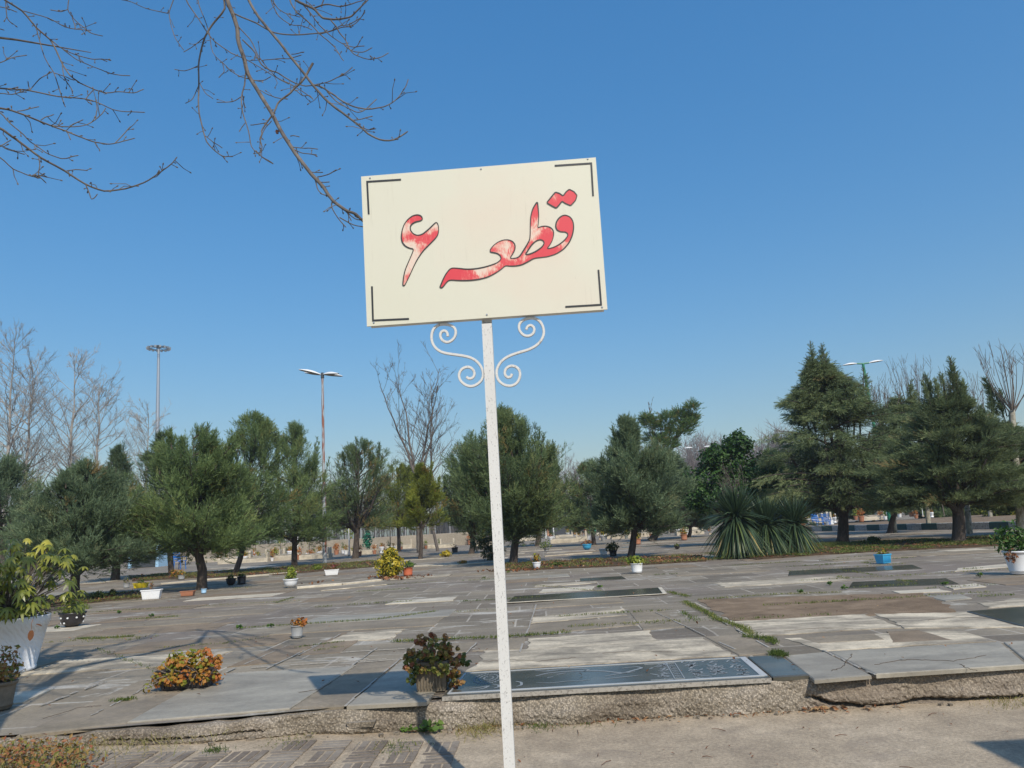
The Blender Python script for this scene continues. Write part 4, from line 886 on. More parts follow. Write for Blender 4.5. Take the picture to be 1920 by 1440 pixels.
plane('leafless plane beyond the striped kerb in front of the yellow green hedge', 1858, 978, 820, 1840, 690, 50, 35)

# ------------------------------------------------------------------ overhanging bare tree at the left (branches traced as seen, hung in real depth)
def dep(x, y, k): return (4.95 if k else 4.15) + .45 * math.sin(x / 150.) + .3 * math.cos(y / 120.)
BR = {}
def T36(*p): return [(x / 3.6, y / 3.6) for x, y in p]
def T3(*p): return [(x / 3., y / 3.) for x, y in p]
def T6(*p): return [(480 + x / 6., y / 6.) for x, y in p]
def T6b(*p): return [(480 + x / 6., 200 + y / 6.) for x, y in p]
LEFT = [(3.2, [(-90, -60), (-30, -30)] + T36((30,0),(150,70),(245,190),(340,265),(385,350),(425,440),(470,510),(540,560),(640,605),(720,630),(800,620),(905,628),(960,605))),
 (2, T36((340,265),(390,310),(450,345),(540,380),(620,400),(680,398),(715,412))), (1.8, T36((430,335),(510,400),(600,440),(690,475),(740,497),(865,513))),
 (1.7, T36((420,440),(430,520),(485,600),(487,628))), (1.7, T36((245,190),(265,260),(300,390),(365,490),(400,600),(425,680),(438,715))), (1.3, T36((365,490),(450,520),(490,540))),
 (1.7, T36((160,75),(330,120),(440,185),(540,200),(605,205))), (2, [(135, -60)] + T36((465,0),(455,65),(490,120),(560,180),(600,220),(682,242))), (1.5, T36((455,65),(410,80),(355,70))), (1.3, T36((490,120),(512,188))),
 (2.7, [(-90, 150)] + T36((0,597),(110,602),(200,612),(400,655),(580,665),(670,695),(760,742),(850,752),(965,760))), (1.6, T36((200,610),(270,530),(345,487))), (1.6, T36((200,610),(186,555))), (1.6, T36((580,665),(628,608))), (1.7, [(-60, 178)] + T36((0,630),(80,640),(150,615))),
 (3, [(-90, 190)] + T36((0,730),(80,745),(200,790),(350,850),(440,885),(560,930),(640,960),(740,975),(800,962),(897,935))), (1.9, T36((350,850),(470,855),(570,850),(640,810),(690,770),(710,735))), (1.5, T36((640,810),(655,740),(650,675))), (1.3, T36((780,965),(830,910),(872,862))), (1.6, T36((640,960),(658,990),(674,1014))),
 (1.4, T36((450,890),(462,905),(472,938))), (1.3, T36((120,752),(175,742),(252,722))), (1.2, T36((278,812),(300,790),(355,777))), (1.4, T36((470,850),(548,815))),
 (3.6, [(-90, 205)] + T36((0,860),(80,920),(170,985),(265,1060),(440,1155),(580,1245),(700,1295),(850,1275),(970,1235),(1060,1180),(1160,1105),(1188,1070))), (1.8, T36((265,1060),(270,1120),(258,1185),(300,1225))), (2, T36((580,1245),(600,1300),(617,1350),(655,1320))), (1.4, T36((440,1155),(510,1145),(577,1150))), (1.2, T36((258,1185),(312,1194))),
 (2, [(-60, 180)] + T36((0,755),(70,835),(165,915),(205,960),(250,985),(330,1045),(410,1070),(445,1070),(517,1050))), (1.9, [(-60, 260)] + T36((0,1060),(90,1140),(170,1175),(225,1195),(258,1187))), (1.5, [(-60, 255)] + T36((0,980),(50,1010),(152,1040))), (1.2, T36((0,990),(65,948))),
 (1.6, [(-60, 135)] + T36((0,425),(75,388),(170,372))), (1.5, [(-40, 5)] + T36((0,45),(60,60),(105,80))), (1.5, T36((40,0),(45,120),(77,156)))]
RIGHT = [(7.5, [(400, -110)] + T3((1275,0),(1310,80),(1335,160),(1340,240),(1380,350),(1395,420),(1450,510),(1530,640),(1600,770),(1660,860),(1750,980)) + [(607, 350), (617, 367), (625, 378), (648, 394), (667, 401), (682, 416), (700, 424)]),
 (2, [(624, 376), (621, 385), (625, 395), (637, 413), (647, 424)]), (1.6, [(637, 408), (663, 422), (684, 426)]), (1.5, [(649, 395), (657, 411)]), (1.5, [(650, 397), (666, 411), (682, 413)]), (1.8, [(589, 332), (595, 354), (603, 364), (616, 367)]),
 (4.6, [(430, -90)] + T3((1395,0),(1450,90),(1540,200),(1620,300),(1700,400),(1760,480),(1820,550),(1880,600)) + [(640, 210), (660, 225), (678, 239), (688, 250), (713, 263), (738, 263), (763, 248)]),
 (2.6, T6((640,955),(740,975),(860,1060),(960,1130),(1100,1200),(1250,1230),(1400,1210),(1500,1180),(1600,1100),(1680,980),(1712,910))), (1.8, T6((800,1030),(900,1140),(980,1190),(1080,1240),(1150,1270),(1230,1240),(1345,1125))),
 (2.5, T6((-150,450),(0,600),(60,730),(150,790),(250,820),(350,890),(450,940),(560,970),(640,960),(780,935),(880,890),(980,840),(1072,765))),
 (3.6, T6((640,712),(600,780),(560,860),(510,920),(430,1000),(370,1060),(300,1110),(240,1160),(200,1270),(110,1390),(60,1480)) + T6b((70,300),(40,370),(70,450),(40,540))), (1.8, T6b((0,500),(70,570),(185,640))),
 (3.4, [(415, -20)] + T3((1270,50),(1200,130),(1150,210),(1130,280),(1115,370),(1120,470),(1115,560),(1120,640),(1145,740),(1160,800),(1210,850),(1250,880),(1302,882))),
 (1.9, T3((1150,210),(1100,250),(1040,290))), (1.7, T3((1115,370),(1040,400),(985,392))), (1.7, T3((1118,480),(1085,560),(1048,578))), (1.5, T3((1150,760),(1200,800),(1247,828))), (1.1, T3((1125,470),(1150,520),(1195,552))),
 (2, [(350, -70)] + T3((975,0),(948,75),(965,150),(985,215),(1030,280))), (1.6, T3((945,75),(820,50),(740,10),(690,0))),
 (2.4, T3((1385,400),(1375,480),(1355,545),(1365,640),(1400,740),(1410,830),(1470,880),(1532,918))), (1.6, T3((1355,545),(1310,575),(1222,575))), (1.3, T3((1380,690),(1350,735))), (1.5, T3((1410,705),(1450,700),(1500,690))), (1.4, T3((1530,680),(1490,720),(1460,800),(1465,870))),
 (2.3, [(330, -80)] + T3((1040,0),(1100,80),(1150,160),(1200,230),(1300,300),(1400,340),(1480,390),(1560,440),(1650,480),(1757,552))), (1.8, [(372, -60)] + T3((1110,0),(1150,110),(1180,190),(1195,300),(1250,350),(1310,410),(1380,440),(1470,460))), (1.6, T3((1250,350),(1265,400),(1235,432))),
 (2.5, T3((1320,80),(1440,130),(1540,185),(1640,200),(1740,190),(1850,180),(1920,150)) + T6((1060,305),(1150,240),(1212,150))), (1.9, T6((720,385),(850,345),(940,290),(1040,280),(1160,210))),
 (1.9, [(505, -60)] + T6((160,0),(250,190),(400,285),(500,280),(620,330))), (2, [(520, -50)] + T6((180,0),(240,90),(340,155),(485,188))), (1.3, T6((340,155),(408,220))),
 (2.5, [(535, -60)] + T6((370,0),(440,120),(530,200),(640,290),(710,385),(800,450),(880,520),(940,620),(978,675))), (2, T6((540,60),(640,180),(700,270),(800,370),(900,450),(1000,510),(1100,530),(1197,515))),
 (4.6, [(500, -70), (540, -20)] + T6((440,0),(560,60),(650,95),(700,160),(760,210),(880,220),(1060,200),(1120,140),(1190,70),(1270,-10))), (2.2, T6((840,230),(910,310),(945,380),(1010,450),(1050,550),(1100,610),(1200,655),(1290,670),(1400,650),(1478,600))), (1.8, T6((1000,510),(1080,580),(1200,595),(1285,545))),
 (2.5, T6((650,95),(760,50),(840,50),(940,80),(1040,55),(1130,30),(1220,0)) + [(700, -20)]), (2, [(590, -50)] + T6((545,0),(600,40),(650,90))), (2, T6((760,0),(740,60),(680,80))), (2, T3((1340,150),(1410,220),(1450,310),(1500,380),(1560,440),(1620,470))),
 (1.6, T6b((390,330),(420,325),(478,335))), (1.5, T6b((400,455),(550,472),(600,465),(685,480))), (1.5, T6b((430,480),(520,525),(672,540))), (1.5, T6b((600,730),(660,742),(735,742))), (1.6, T6b((690,790),(800,770),(890,718))), (1.2, T6b((720,850),(805,855))), (1.5, T6b((1100,155),(1200,135),(1290,108))), (1.2, T6b((1210,240),(1270,265),(1328,250))),
 (1.4, T6((0,910),(80,905),(150,870))), (1.4, T6((60,680),(170,670),(280,662),(400,660))), (1.4, T6((400,610),(515,595))), (1.3, T6((400,655),(495,622))), (1.3, T6((440,1010),(530,1080),(600,1070),(640,1110))), (1.3, T6((50,1020),(150,1070),(240,1105),(330,1110)))]
TX = -2.9; tb = root('bare_tree', 'leafless tree whose branches hang into the top left of the sky, trunk outside the picture', 'tree', (TX, 3.1, path_z(TX)))
tr_ = MB(); tw = MB(); o3 = np.array([TX, 3.1, float(path_z(TX))]); ru = np.random.default_rng(4)
for side_, lst in ((0, LEFT), (1, RIGHT)):
    for wpx, pts in lst:
        pts = np.array(pts); k = np.arange(len(pts)); t = np.linspace(0, len(pts) - 1, (len(pts) - 1) * 3 + 1)
        X = np.interp(t, k, pts[:, 0]) + ru.normal(0, .45, len(t)); Yp = np.interp(t, k, pts[:, 1]) + ru.normal(0, .45, len(t))
        ker = np.array([.22, .56, .22]); X[1:-1] = np.convolve(X, ker, 'valid'); Yp[1:-1] = np.convolve(Yp, ker, 'valid')
        P = np.array([UY(a, b_, dep(a, b_, side_)) for a, b_ in zip(X, Yp)]) - o3
        s = (4.9 if side_ else 4.3) / FPX; r0 = wpx * .7 * s; rr = r0 * (1 - .6 * np.linspace(0, 1, len(P)) ** 1.1); rr = np.maximum(rr, .0032)
        tube(tw if wpx < 4 else tr_, P, rr, 5 if wpx < 3 else 7)
        # side spurs with buds
        ln = np.hypot(*np.diff(pts, axis=0).T).sum()
        for _ in range(int(ln / 19)):
            i = ru.integers(1, len(P) - 1); d = P[i + 1 if i + 1 < len(P) else i] - P[i - 1]; d /= np.linalg.norm(d) + 1e-9
            e = d * ru.uniform(.2, 1) + ru.normal(0, .7, 3) + [0, 0, .1]; e /= np.linalg.norm(e); L = ru.uniform(.012, .05) if ru.uniform() < .76 else ru.uniform(.06, .15)
            q = P[i] + e * L; tube(tw, [P[i], P[i] + e * L * .5 + ru.normal(0, L * .08, 3), q], [.003, .0025, .002], 3, cap=False)
            tube(tw, [q - e * .004, q + e * .004, q + e * .012], [.003, .005, .001], 5, cap=False)
        q = P[-1]; e = nrm(P[-1] - P[-2]); tube(tw, [q - e * .002, q + e * .005, q + e * .014], [.002, .004, .0008], 5, cap=False)
# off-frame limbs and trunk
tr_top = np.array([-.2, .0, 3.6])
tube(tr_, [[0, 0, -.05], [.02, .02, .4], [.0, .05, 1.2], [-.03, .0, 2.2], tr_top, [-.45, -.1, 5.2], [-.5, -.1, 6.6], [-.4, -.2, 8.2]], [.26, .2, .175, .16, .15, .11, .07, .02], 14)
hub = UY(395, -118, dep(395, -118, 1)) - o3
tube(tr_, [[-.1, 0, 3.0], [-.1, .5, 4.9], (hub + np.array([1.0, .6, 4.5])) / 2 + [0, 0, .25], hub, UY(400, -108, dep(400, -108, 1)) - o3], [.085, .065, .045, .018, .012], 9)
for hx, hy in ((430, -90), (330, -80), (350, -70), (372, -60), (500, -70), (505, -60), (520, -50), (535, -60), (590, -50)):
    q = UY(hx, hy, dep(hx, hy, 1)) - o3; tube(tr_, [hub + [-.15, -.05, .12], (hub + q) / 2 + [0, 0, .12], q], [.012, .008, .004], 5)
for hx, hy in ((-90, -60), (-90, 150), (-60, 178), (-90, 190), (-90, 205), (-60, 180), (-60, 260), (-60, 255), (-60, 135), (-40, 5)):
    q = UY(hx, hy, dep(hx, hy, 0)) - o3; st = np.array([-.05, .0, 2.0 + (300 - hy) / 400 * 1.2]); tube(tr_, [st, (st + q) / 2 + [0, 0, .06], q], [.02, .009, .005], 6)
q = UY(135, -60, dep(135, -60, 0)) - o3; tube(tr_, [[-.15, 0, 3.4], (q + np.array([.1, .1, 4.6])) / 2, q], [.02, .01, .004], 6)
for _ in range(9):                                        # the rest of the crown above and to the left, casting the shade
    a = ru.uniform(0, 6.28); z0 = ru.uniform(3.2, 7); L = ru.uniform(1.2, 2.4); d = np.array([math.cos(a) * .8, math.sin(a) * .8, ru.uniform(.35, .8)])
    if d[0] > 0 and d[1] > 0 and z0 < 5: d[0] *= -1
    s0 = np.array([-.4, -.1, z0]); e = s0 + d * L
    if PX(e + o3)[0] > -150 and PX(e + o3)[1] > -150 and e[1] + 3.1 > .5: d[0] = -abs(d[0]); e = s0 + d * L
    tube(tr_, [s0, (s0 + e) / 2 + [0, 0, .15], e], [.05, .03, .01], 6)
    for _2 in range(14):
        t = ru.uniform(.25, 1); s1 = s0 + (e - s0) * t; e1 = s1 + nrm(d + ru.normal(0, .6, 3)) * ru.uniform(.4, 1.0); tube(tw, [s1, (s1 + e1) / 2 + ru.normal(0, .04, 3), e1], [.012, .008, .003], 4, cap=False)
tr_.build('trunk', M['twig_dark'], parent=tb, smooth=True); tw.build('twigs', M['twig_dark'], parent=tb, smooth=True)
mb = MB(); p = UY(519, 247, dep(519, 247, 1) - .01) - o3; leafball(mb, p, (.012, .012, .014), 14, .02, (.2, .1)); mb.build('dry_leaf', M['litter'], parent=tb)
rng = np.random.default_rng(77)
# ------------------------------------------------------------------ lamps
def head(mb, gb, c, ang, L, W, tilt=.12):
    n_ = 9; t = np.linspace(0, 1, n_); d = np.array([math.cos(ang), math.sin(ang), 0]); s = np.array([-d[1], d[0], 0]); wv = W * .5 * (np.interp(t, [0, .15, .5, .85, 1], [.25, .6, 1, .8, .25]))
    hv = W * .32 * np.interp(t, [0, .3, .6, 1], [.35, 1, 1, .2]); V = []
    for k in range(n_):
        p = c + d * L * t[k] + [0, 0, tilt * L * t[k]]
        for a in np.linspace(0, math.pi, 7): V.append(p + s * wv[k] * math.cos(a) + np.array([0, 0, hv[k] * math.sin(a)]))
    i = np.arange(n_ - 1)[:, None] * 7; j = np.arange(6)[None]
    mb.add(V, np.stack([i + j, i + 7 + j, i + 8 + j, i + j + 1], -1).reshape(-1, 4))
    V2 = []
    for k in range(n_):
        p = c + d * L * t[k] + [0, 0, tilt * L * t[k] - .012]; V2 += [p - s * wv[k] * .96, p - [0, 0, hv[k] * .3], p + s * wv[k] * .96]
    i = np.arange(n_ - 1)[:, None] * 3; j = np.arange(2)[None]; gb.add(V2, np.stack([i + j, i + j + 1, i + 4 + j, i + 3 + j], -1).reshape(-1, 4))
B0 = G(609, 1056); Y = B0[1]; Tz = UY(610, 703, Y)[2] - PZ; s = Y / FPX
lamp = root('street_lamp', 'tall rusty grey street lamp with four white heads, left of the sign', 'street lamp', B0)
m, n, b, o = newmat('rusty_pole'); v = coords(n, 'Object', (4, 4, .45)); f = noise(n, v, 2.2, 6, .6)
n.links.new(ramp(n, f, [(.46, (.36, .39, .41)), (.52, (.27, .11, .07))]), b.inputs[0]); b.inputs['Roughness'].default_value = .55
mb = MB(); tube(mb, [[0, 0, 0], [0, 0, Tz * .4], [0, 0, Tz * .42], [.0, 0, Tz]], [.105, .1, .075, .06], 12); mb.build('pole', m, parent=lamp, smooth=True)
mb = MB(); tube(mb, [[0, 0, Tz - .15], [0, 0, Tz + .12]], [.09, .07], 10); mb.build('bracket', M['dark_metal'], parent=lamp)
mb = MB(); bbox(mb, (.06, -.1, 1.45), (.14, .1, .32)); mb.build('service_box', M['dark_metal'], parent=lamp)
for a, L in ((math.pi * 1.0 + .35, 1.05), (math.pi - .3, .95), (-.45, .95), (.25, .9)):
    hb = MB(); gb = MB(); c = np.array([.08 * math.cos(a), .08 * math.sin(a), Tz + .02]); head(hb, gb, c, a, L, .36, .24 if a > 2 else -.1)
    ho = hb.build('lamp_head', M['white_paint'], parent=lamp, smooth=True); gb.build('lamp_glass', M['grey_plastic'], parent=ho)
B0 = G(1672, 986); Y = B0[1]; Tp = UY(1618, 682, Y) - B0; Tp[1] = 0
lamp = root('street_lamp', 'green street lamp with two white heads rising between the conifers on the right', 'street lamp', B0)
mb = MB(); tube(mb, [[0, 0, 0], Tp * .35, Tp * .36, Tp], [.15, .13, .1, .07], 12); mb.build('pole', M['green_paint'], parent=lamp, smooth=True)
for a, tl in ((math.pi, -.06), (0, .1)):
    hb = MB(); gb = MB(); mb = MB(); c = Tp + [.35 * math.cos(a), 0, .03]; tube(mb, [Tp, c], [.05, .045], 8); mb.build('arm', M['green_paint'], parent=lamp)
    head(hb, gb, c, a, .82, .3, tl); ho = hb.build('lamp_head', M['white_paint'], parent=lamp, smooth=True); gb.build('lamp_glass', M['grey_plastic'], parent=ho)
# high mast
Y = 150; B0 = UY(293, 1000, Y); B0[2] = PZ; Tp = UY(297.5, 653, Y) - B0; Tp[1] = 0
mast = root('floodlight_mast', 'very tall pale mast with a ring of floodlights above the leafless trees', 'mast', B0)
mb = MB(); tube(mb, [[0, 0, 0], Tp * .3, Tp * .6, Tp * 1.01], [.62, .5, .4, .24], 14); mb.build('pole', M['steel'], parent=mast, smooth=True)
mb = MB(); Rr = 2.1; a = np.linspace(0, 2 * math.pi, 33)
for r_, z_ in ((Rr, 0), (Rr * .8, .05)): tube(mb, np.stack([Tp[0] + r_ * np.cos(a), r_ * np.sin(a), Tp[2] + z_ + 0 * a], -1), .07, 5)
for k in range(8):
    q = 2 * math.pi * k / 8; tube(mb, [Tp + [0, 0, .3], Tp + [Rr * math.cos(q), Rr * math.sin(q), 0]], .05, 4)
tube(mb, [Tp, Tp + [0, 0, .6]], .45, 10); mb.build('ring', M['dark_metal'], parent=mast)
for k in range(16):
    q = 2 * math.pi * (k + .5) / 16; mb = MB(); box(mb, Tp + [Rr * math.cos(q), Rr * math.sin(q), -.05], (.5, .42, .4), q, taper=.8); mb.build('floodlight', M['steel'], parent=mast)
# far small lamp over the brown wood
Y = 120; B0 = UY(1332, 1000, Y); B0[2] = PZ; Tz = UY(1320, 838, Y)[2] - PZ
lamp = root('street_lamp', 'tiny distant street lamp over the brown wood, left of the broadleaf tree', 'street lamp', B0)
mb = MB(); tube(mb, [[0, 0, 0], [-.5, 0, Tz]], [.12, .07], 6); mb.build('pole', M['steel'], parent=lamp)
for a in (0, math.pi):
    hb = MB(); gb = MB(); head(hb, gb, np.array([-.5 + .9 * math.cos(a), 0, Tz]), a, 1.3, .5, 0); hb.build('lamp_head', M['white_paint'], parent=lamp)

# ------------------------------------------------------------------ potted plants
def pot_lathe(mb, R, r_, h, rim=.02, seg=28, groove=True):
    pr = [(r_ * .96, 0), (r_, .006)]
    if groove: pr += [(r_ + (R - r_) * .12, h * .12), (r_ + (R - r_) * .13 + .004, h * .13), (r_ + (R - r_) * .15, h * .16)]
    pr += [(r_ + (R - r_) * .8, h * .8), (R * .985, h - rim * 1.6), (R + rim * .45, h - rim * 1.5), (R + rim * .5, h - .004), (R + rim * .3, h), (R - .012, h), (R - .02, h - .03)]
    lathe(mb, pr, (0, 0, 0), seg)
def bowl(mb, R, h, seg=26):
    pr = [(R * .45, 0), (R * .5, h * .04), (R * .52, h * .1)] + [(R * (.52 + .43 * math.sin(t)), h * (.1 + .78 * (1 - math.cos(t)))) for t in np.linspace(.15, 1.5, 7)] + [(R * 1.06, h * .9), (R * 1.07, h), (R * .96, h), (R * .9, h * .93)]
    lathe(mb, pr, (0, 0, 0), seg)
def trough(mb, L, W, h, rz=0, ribs=True):
    box(mb, (0, 0, h * .46), (L, W, h * .92), rz, taper=.84)
    bbox(mb, (0, 0, h * .94), (L * 1.06, W * 1.1, h * .12), rz, .004)
    if ribs:
        Rm_ = rot_z(rz)
        for k in np.linspace(-.42, .42, 9): box(mb, Rm_ @ np.array([k * L * .9, -W * .475, h * .45]), (L * .025, .012, h * .7), rz)
def soil(parent, R, z):
    mb = MB(); a = np.arange(18) * 2 * math.pi / 18; V = np.c_[R * np.cos(a), R * np.sin(a), z + rng.normal(0, .004, 18)]
    mb.add(np.vstack([V, [[0, 0, z + .015]]]), np.stack([np.arange(18), (np.arange(18) + 1) % 18, np.full(18, 18)], -1)); mb.build('soil', M['soil'], parent=parent)
def stems(mb, tips, base_r, z0, r_=.004):
    for t in tips:
        b_ = np.array([rng.uniform(-1, 1) * base_r, rng.uniform(-1, 1) * base_r, z0]); m_ = (b_ + t) / 2 + rng.normal(0, .02, 3) * np.linalg.norm(t - b_) * 2
        tube(mb, [b_, m_, t], [r_, r_ * .8, r_ * .5], 4, cap=False)
def potted(label, px, pot, potmat, plant=None, mat='weed', n=400, s=.05, R=(.2, .2, .18), tint=(.5, .2), off=(0, 0), name='potted_plant', cat='plant pot', group=None, shell=.35, z=PZ, ry=0, Y=None, asp=.6):
    B0 = G(px[0], px[1], z) if Y is None else UY(px[0], px[1], Y)
    B0[2] = z + .012; rt = root(name, label, cat, B0, group); mb = MB(); k = pot[0]
    if k == 'cone': pot_lathe(mb, pot[1], pot[2], pot[3], pot[4] if len(pot) > 4 else .015); h = pot[3]; r0 = pot[1]
    elif k == 'bowl': bowl(mb, pot[1], pot[2]); h = pot[2]; r0 = pot[1]
    elif k == 'box': trough(mb, pot[1], pot[2], pot[3], ry); h = pot[3]; r0 = min(pot[1], pot[2]) / 2
    po = mb.build('pot' if k != 'box' else 'planter_box', M[potmat], parent=rt, smooth=(k != 'box'))
    if k != 'box': soil(rt, r0 * .93, h * .93)
    else:
        mb = MB(); box(mb, (0, 0, h * .94 + .004), (pot[1] * .93, pot[2] * .93, h * .13), ry); mb.build('soil', M['soil'], parent=rt)
    if plant == 'ball':
        mb = MB(); c = np.array([off[0], off[1], h + R[2] * .55]); leafball(mb, c, R, n, s, tint, shell, asp=asp); P_ = mb.V[0]
        mb.build('foliage', M[mat], parent=rt)
        mb = MB(); stems(mb, P_[rng.integers(0, len(P_), 14)], r0 * .5, h * .9); mb.build('stem', M['twig'], parent=rt)
    elif plant == 'tuft':
        mb = MB(); nn = n; a = rng.uniform(0, 6.28, nn); e = rng.uniform(.5, 1.5, nn); Dd = np.stack([np.cos(a) * np.cos(e), np.sin(a) * np.cos(e), np.sin(e)], -1)
        ribbons(mb, np.c_[rng.normal(0, r0 * .3, (nn, 2)), np.full(nn, h * .92)], Dd, R[2] * rng.uniform(.6, 1.3, nn), s, .35, 4, np.clip(rng.normal(tint[0], tint[1], nn), 0, 1)); mb.build('foliage', M[mat], parent=rt)
    return rt
pm = lambda x, y, dpx, z=PZ: dpx * G(x, y, z)[1] / FPX      # photograph pixels to metres at a ground point
# big white planter with yellow green palmate leaves, left edge
B0 = G(8, 1262); B0[2] = PZ + .01; s1 = B0[1] / FPX
big = root('potted_plant', 'large white ribbed planter with a tall yellow green palmate shrub at the left edge', 'plant pot', B0)
mb = MB(); H_ = 97 * s1; R1 = 70 * s1; R2 = 50 * s1; pr = [(R2 * .96, 0), (R2, .01), (R2 * 1.01, .035), (R2 * .985, .04), (R1 * .93, H_ * .8), (R1 * .955, H_ * .8 + .004), (R1 * .97, H_ * .86), (R1 * .985, H_ * .87), (R1, H_ - .012), (R1 * .99, H_), (R1 * .95, H_), (R1 * .93, H_ - .05)]
lathe(mb, pr, (0, 0, 0), 48)
m, n, b, o = newmat('scuffed_white'); v = coords(n); w_ = N_(n, 'ShaderNodeTexWave', wave_type='BANDS', i_Scale=9., i_Distortion=5., i_Detail=3.); w_.bands_direction = 'DIAGONAL'; w_.inputs['Detail Scale'].default_value = 2.
n.links.new(v, w_.inputs['Vector']); f = noise(n, v, 5, 6); f2 = noise(n, v, 2.2, 5)
c = mix(n, (.76, .77, .78), (.84, .84, .84), f); c = mix(n, c, (.5, .42, .36), ramp(n, f2, [(.62, gray(0)), (.75, gray(.5))]))
n.links.new(c, b.inputs[0]); b.inputs['Roughness'].default_value = .42; mm_ = N_(n, 'ShaderNodeMath', operation='MULTIPLY'); n.links.new(w_.outputs[0], mm_.inputs[0]); n.links.new(f2, mm_.inputs[1]); bump(n, b, mm_.outputs[0], .35, .02)
mb.build('pot', m, parent=big, smooth=True); soil(big, R1 * .93, H_ - .045)
mb = MB(); sm_ = MB()
for q in range(190):
    a = rng.uniform(0, 6.28); rr = .62 * math.sqrt(rng.uniform()) ; zz = rng.uniform(.0, .78) * (1 - .35 * (rr / .62) ** 2)
    p = np.array([rr * math.cos(a) + .08, rr * math.sin(a), H_ + .02 + zz]); k = 8; aa = np.arange(k) * 2 * math.pi / k + rng.uniform(0, 1)
    nn = nrm(np.array([math.cos(a) * .5, math.sin(a) * .5 - .25, 1.]) + rng.normal(0, .3, 3)); e1 = nrm(np.cross(nn, [0, 1, .2])); e2 = np.cross(nn, e1)
    Dd = np.cos(aa)[:, None] * e1 + np.sin(aa)[:, None] * e2 - nn * .12
    ribbons(mb, np.repeat(p[None], k, 0), Dd, rng.uniform(.05, .105), .027, .6, 4, np.clip(rng.normal(.35 + .35 * zz, .2) + rng.normal(0, .06, k), 0, 1), side=nrm(np.cross(Dd, nn)))
    b0 = np.array([rng.uniform(-.12, .12), rng.uniform(-.12, .12), H_ - .05]); tube(sm_, [b0, (b0 + p) / 2 + [0, 0, .04], p], [.007, .005, .003], 4, cap=False)
for q in range(60):
    a = rng.uniform(0, 6.28); p = np.array([math.cos(a) * R1 * .85, math.sin(a) * R1 * .85, H_ + rng.uniform(-.02, .1)]); ribbons(mb, p[None], rng.normal(size=(1, 3)) + [0, 0, -.2], .08, .03, .6, 3, rng.uniform(0, .5))
mb.build('foliage', M['schefflera'], parent=big); sm_.build('stem', M['twig'], parent=big)
mb = MB(); p = G(60, 1160) ; q = UY(61, 1160, B0[1] - R1 * .93) - B0; tube(mb, [q + [0, .02, .02], q + [0, -.01, -.04], UY(59, 1183, B0[1] - R1 * .92) - B0], [.003, .003, .002], 4)
ribbons(mb, (UY(59, 1182, B0[1] - R1 * .93) - B0)[None], [[-.1, 0, -1]], .1, .055, 0, 5, .2, side=np.array([[1., .2, 0]])); ribbons(mb, (UY(68, 1170, B0[1] - R1 * .9) - B0)[None], [[1, 0, -.2]], .06, .03, .2, 4, .1)
mb.build('dead_leaf', M['litter'], parent=big)
# low brown pot at left edge
potted('dark pot of rusty plants cut by the left edge, below the large white planter', (-2, 1332), ('cone', .11, .085, .2), 'pot_grey', 'ball', 'geranium', 420, .04, (.16, .16, .17), (.6, .25), z=PZ)
# dotted black bowl
r_ = pm(135, 1175, 22)
p0 = potted('small black bowl with white dots and clipped yellow green foliage, behind the large white planter', (135, 1176), ('bowl', r_, r_ * 1.15), 'black_plastic', 'ball', 'lime', 700, .035, (r_ * 1.3, r_ * 1.3, r_ * .55), (.35, .2))
for k in range(16):
    a = k * 2 * math.pi / 9 + (.3 if k >= 9 else 0); zz = r_ * (.75 if k < 9 else .35); rr = r_ * (.93 if k < 9 else .8); mb = MB()
    c = np.array([rr * math.cos(a), rr * math.sin(a), zz]); tube(mb, [c - nrm(c * [1, 1, 0]) * .01, c + nrm(c * [1, 1, 0]) * .012], [.016, .013], 8); mb.build('white_dot', M['white_plastic'], parent=p0)
# orange-leaved sprawling bush in a trough
q = G(347, 1300); s1 = G(347, 1296)[1] / FPX
bu = potted('sprawling orange and yellow leaved pelargonium hiding its low trough, left foreground', (352, 1292), ('box', 98 * s1, .16, .16), 'black_plastic', None, ry=.12)
mb = MB(); sm_ = MB()
for q in range(130):
    c = np.array([rng.uniform(-.26, .26), rng.uniform(-.1, .12), 0]); c[2] = rng.uniform(.05, .29) * (1 - (abs(c[0] - .02) / .33) ** 3); c[1] -= (.3 - c[2]) * .3
    k = 11; d = nrm(rng.normal(size=(k, 3))); P_ = c + d * .03; leaves(mb, P_, d + [0, -.4, .5], rng.uniform(.022, .042, k), np.clip(rng.normal(.5 + rng.uniform(-.3, .35) + c[0] * .4, .12, k), 0, 1), asp=.9)
for q in range(26):
    a = rng.uniform(-.25, .25); tube(sm_, [[a, 0, .1], [a + rng.uniform(-.05, .05), -.1, .12], [a + rng.uniform(-.1, .1), -.13 - rng.uniform(0, .05), rng.uniform(.02, .2)]], [.006, .005, .003], 5)
mb.build('foliage', M['autumn'], parent=bu); sm_.build('stem', M['twig'], parent=bu)
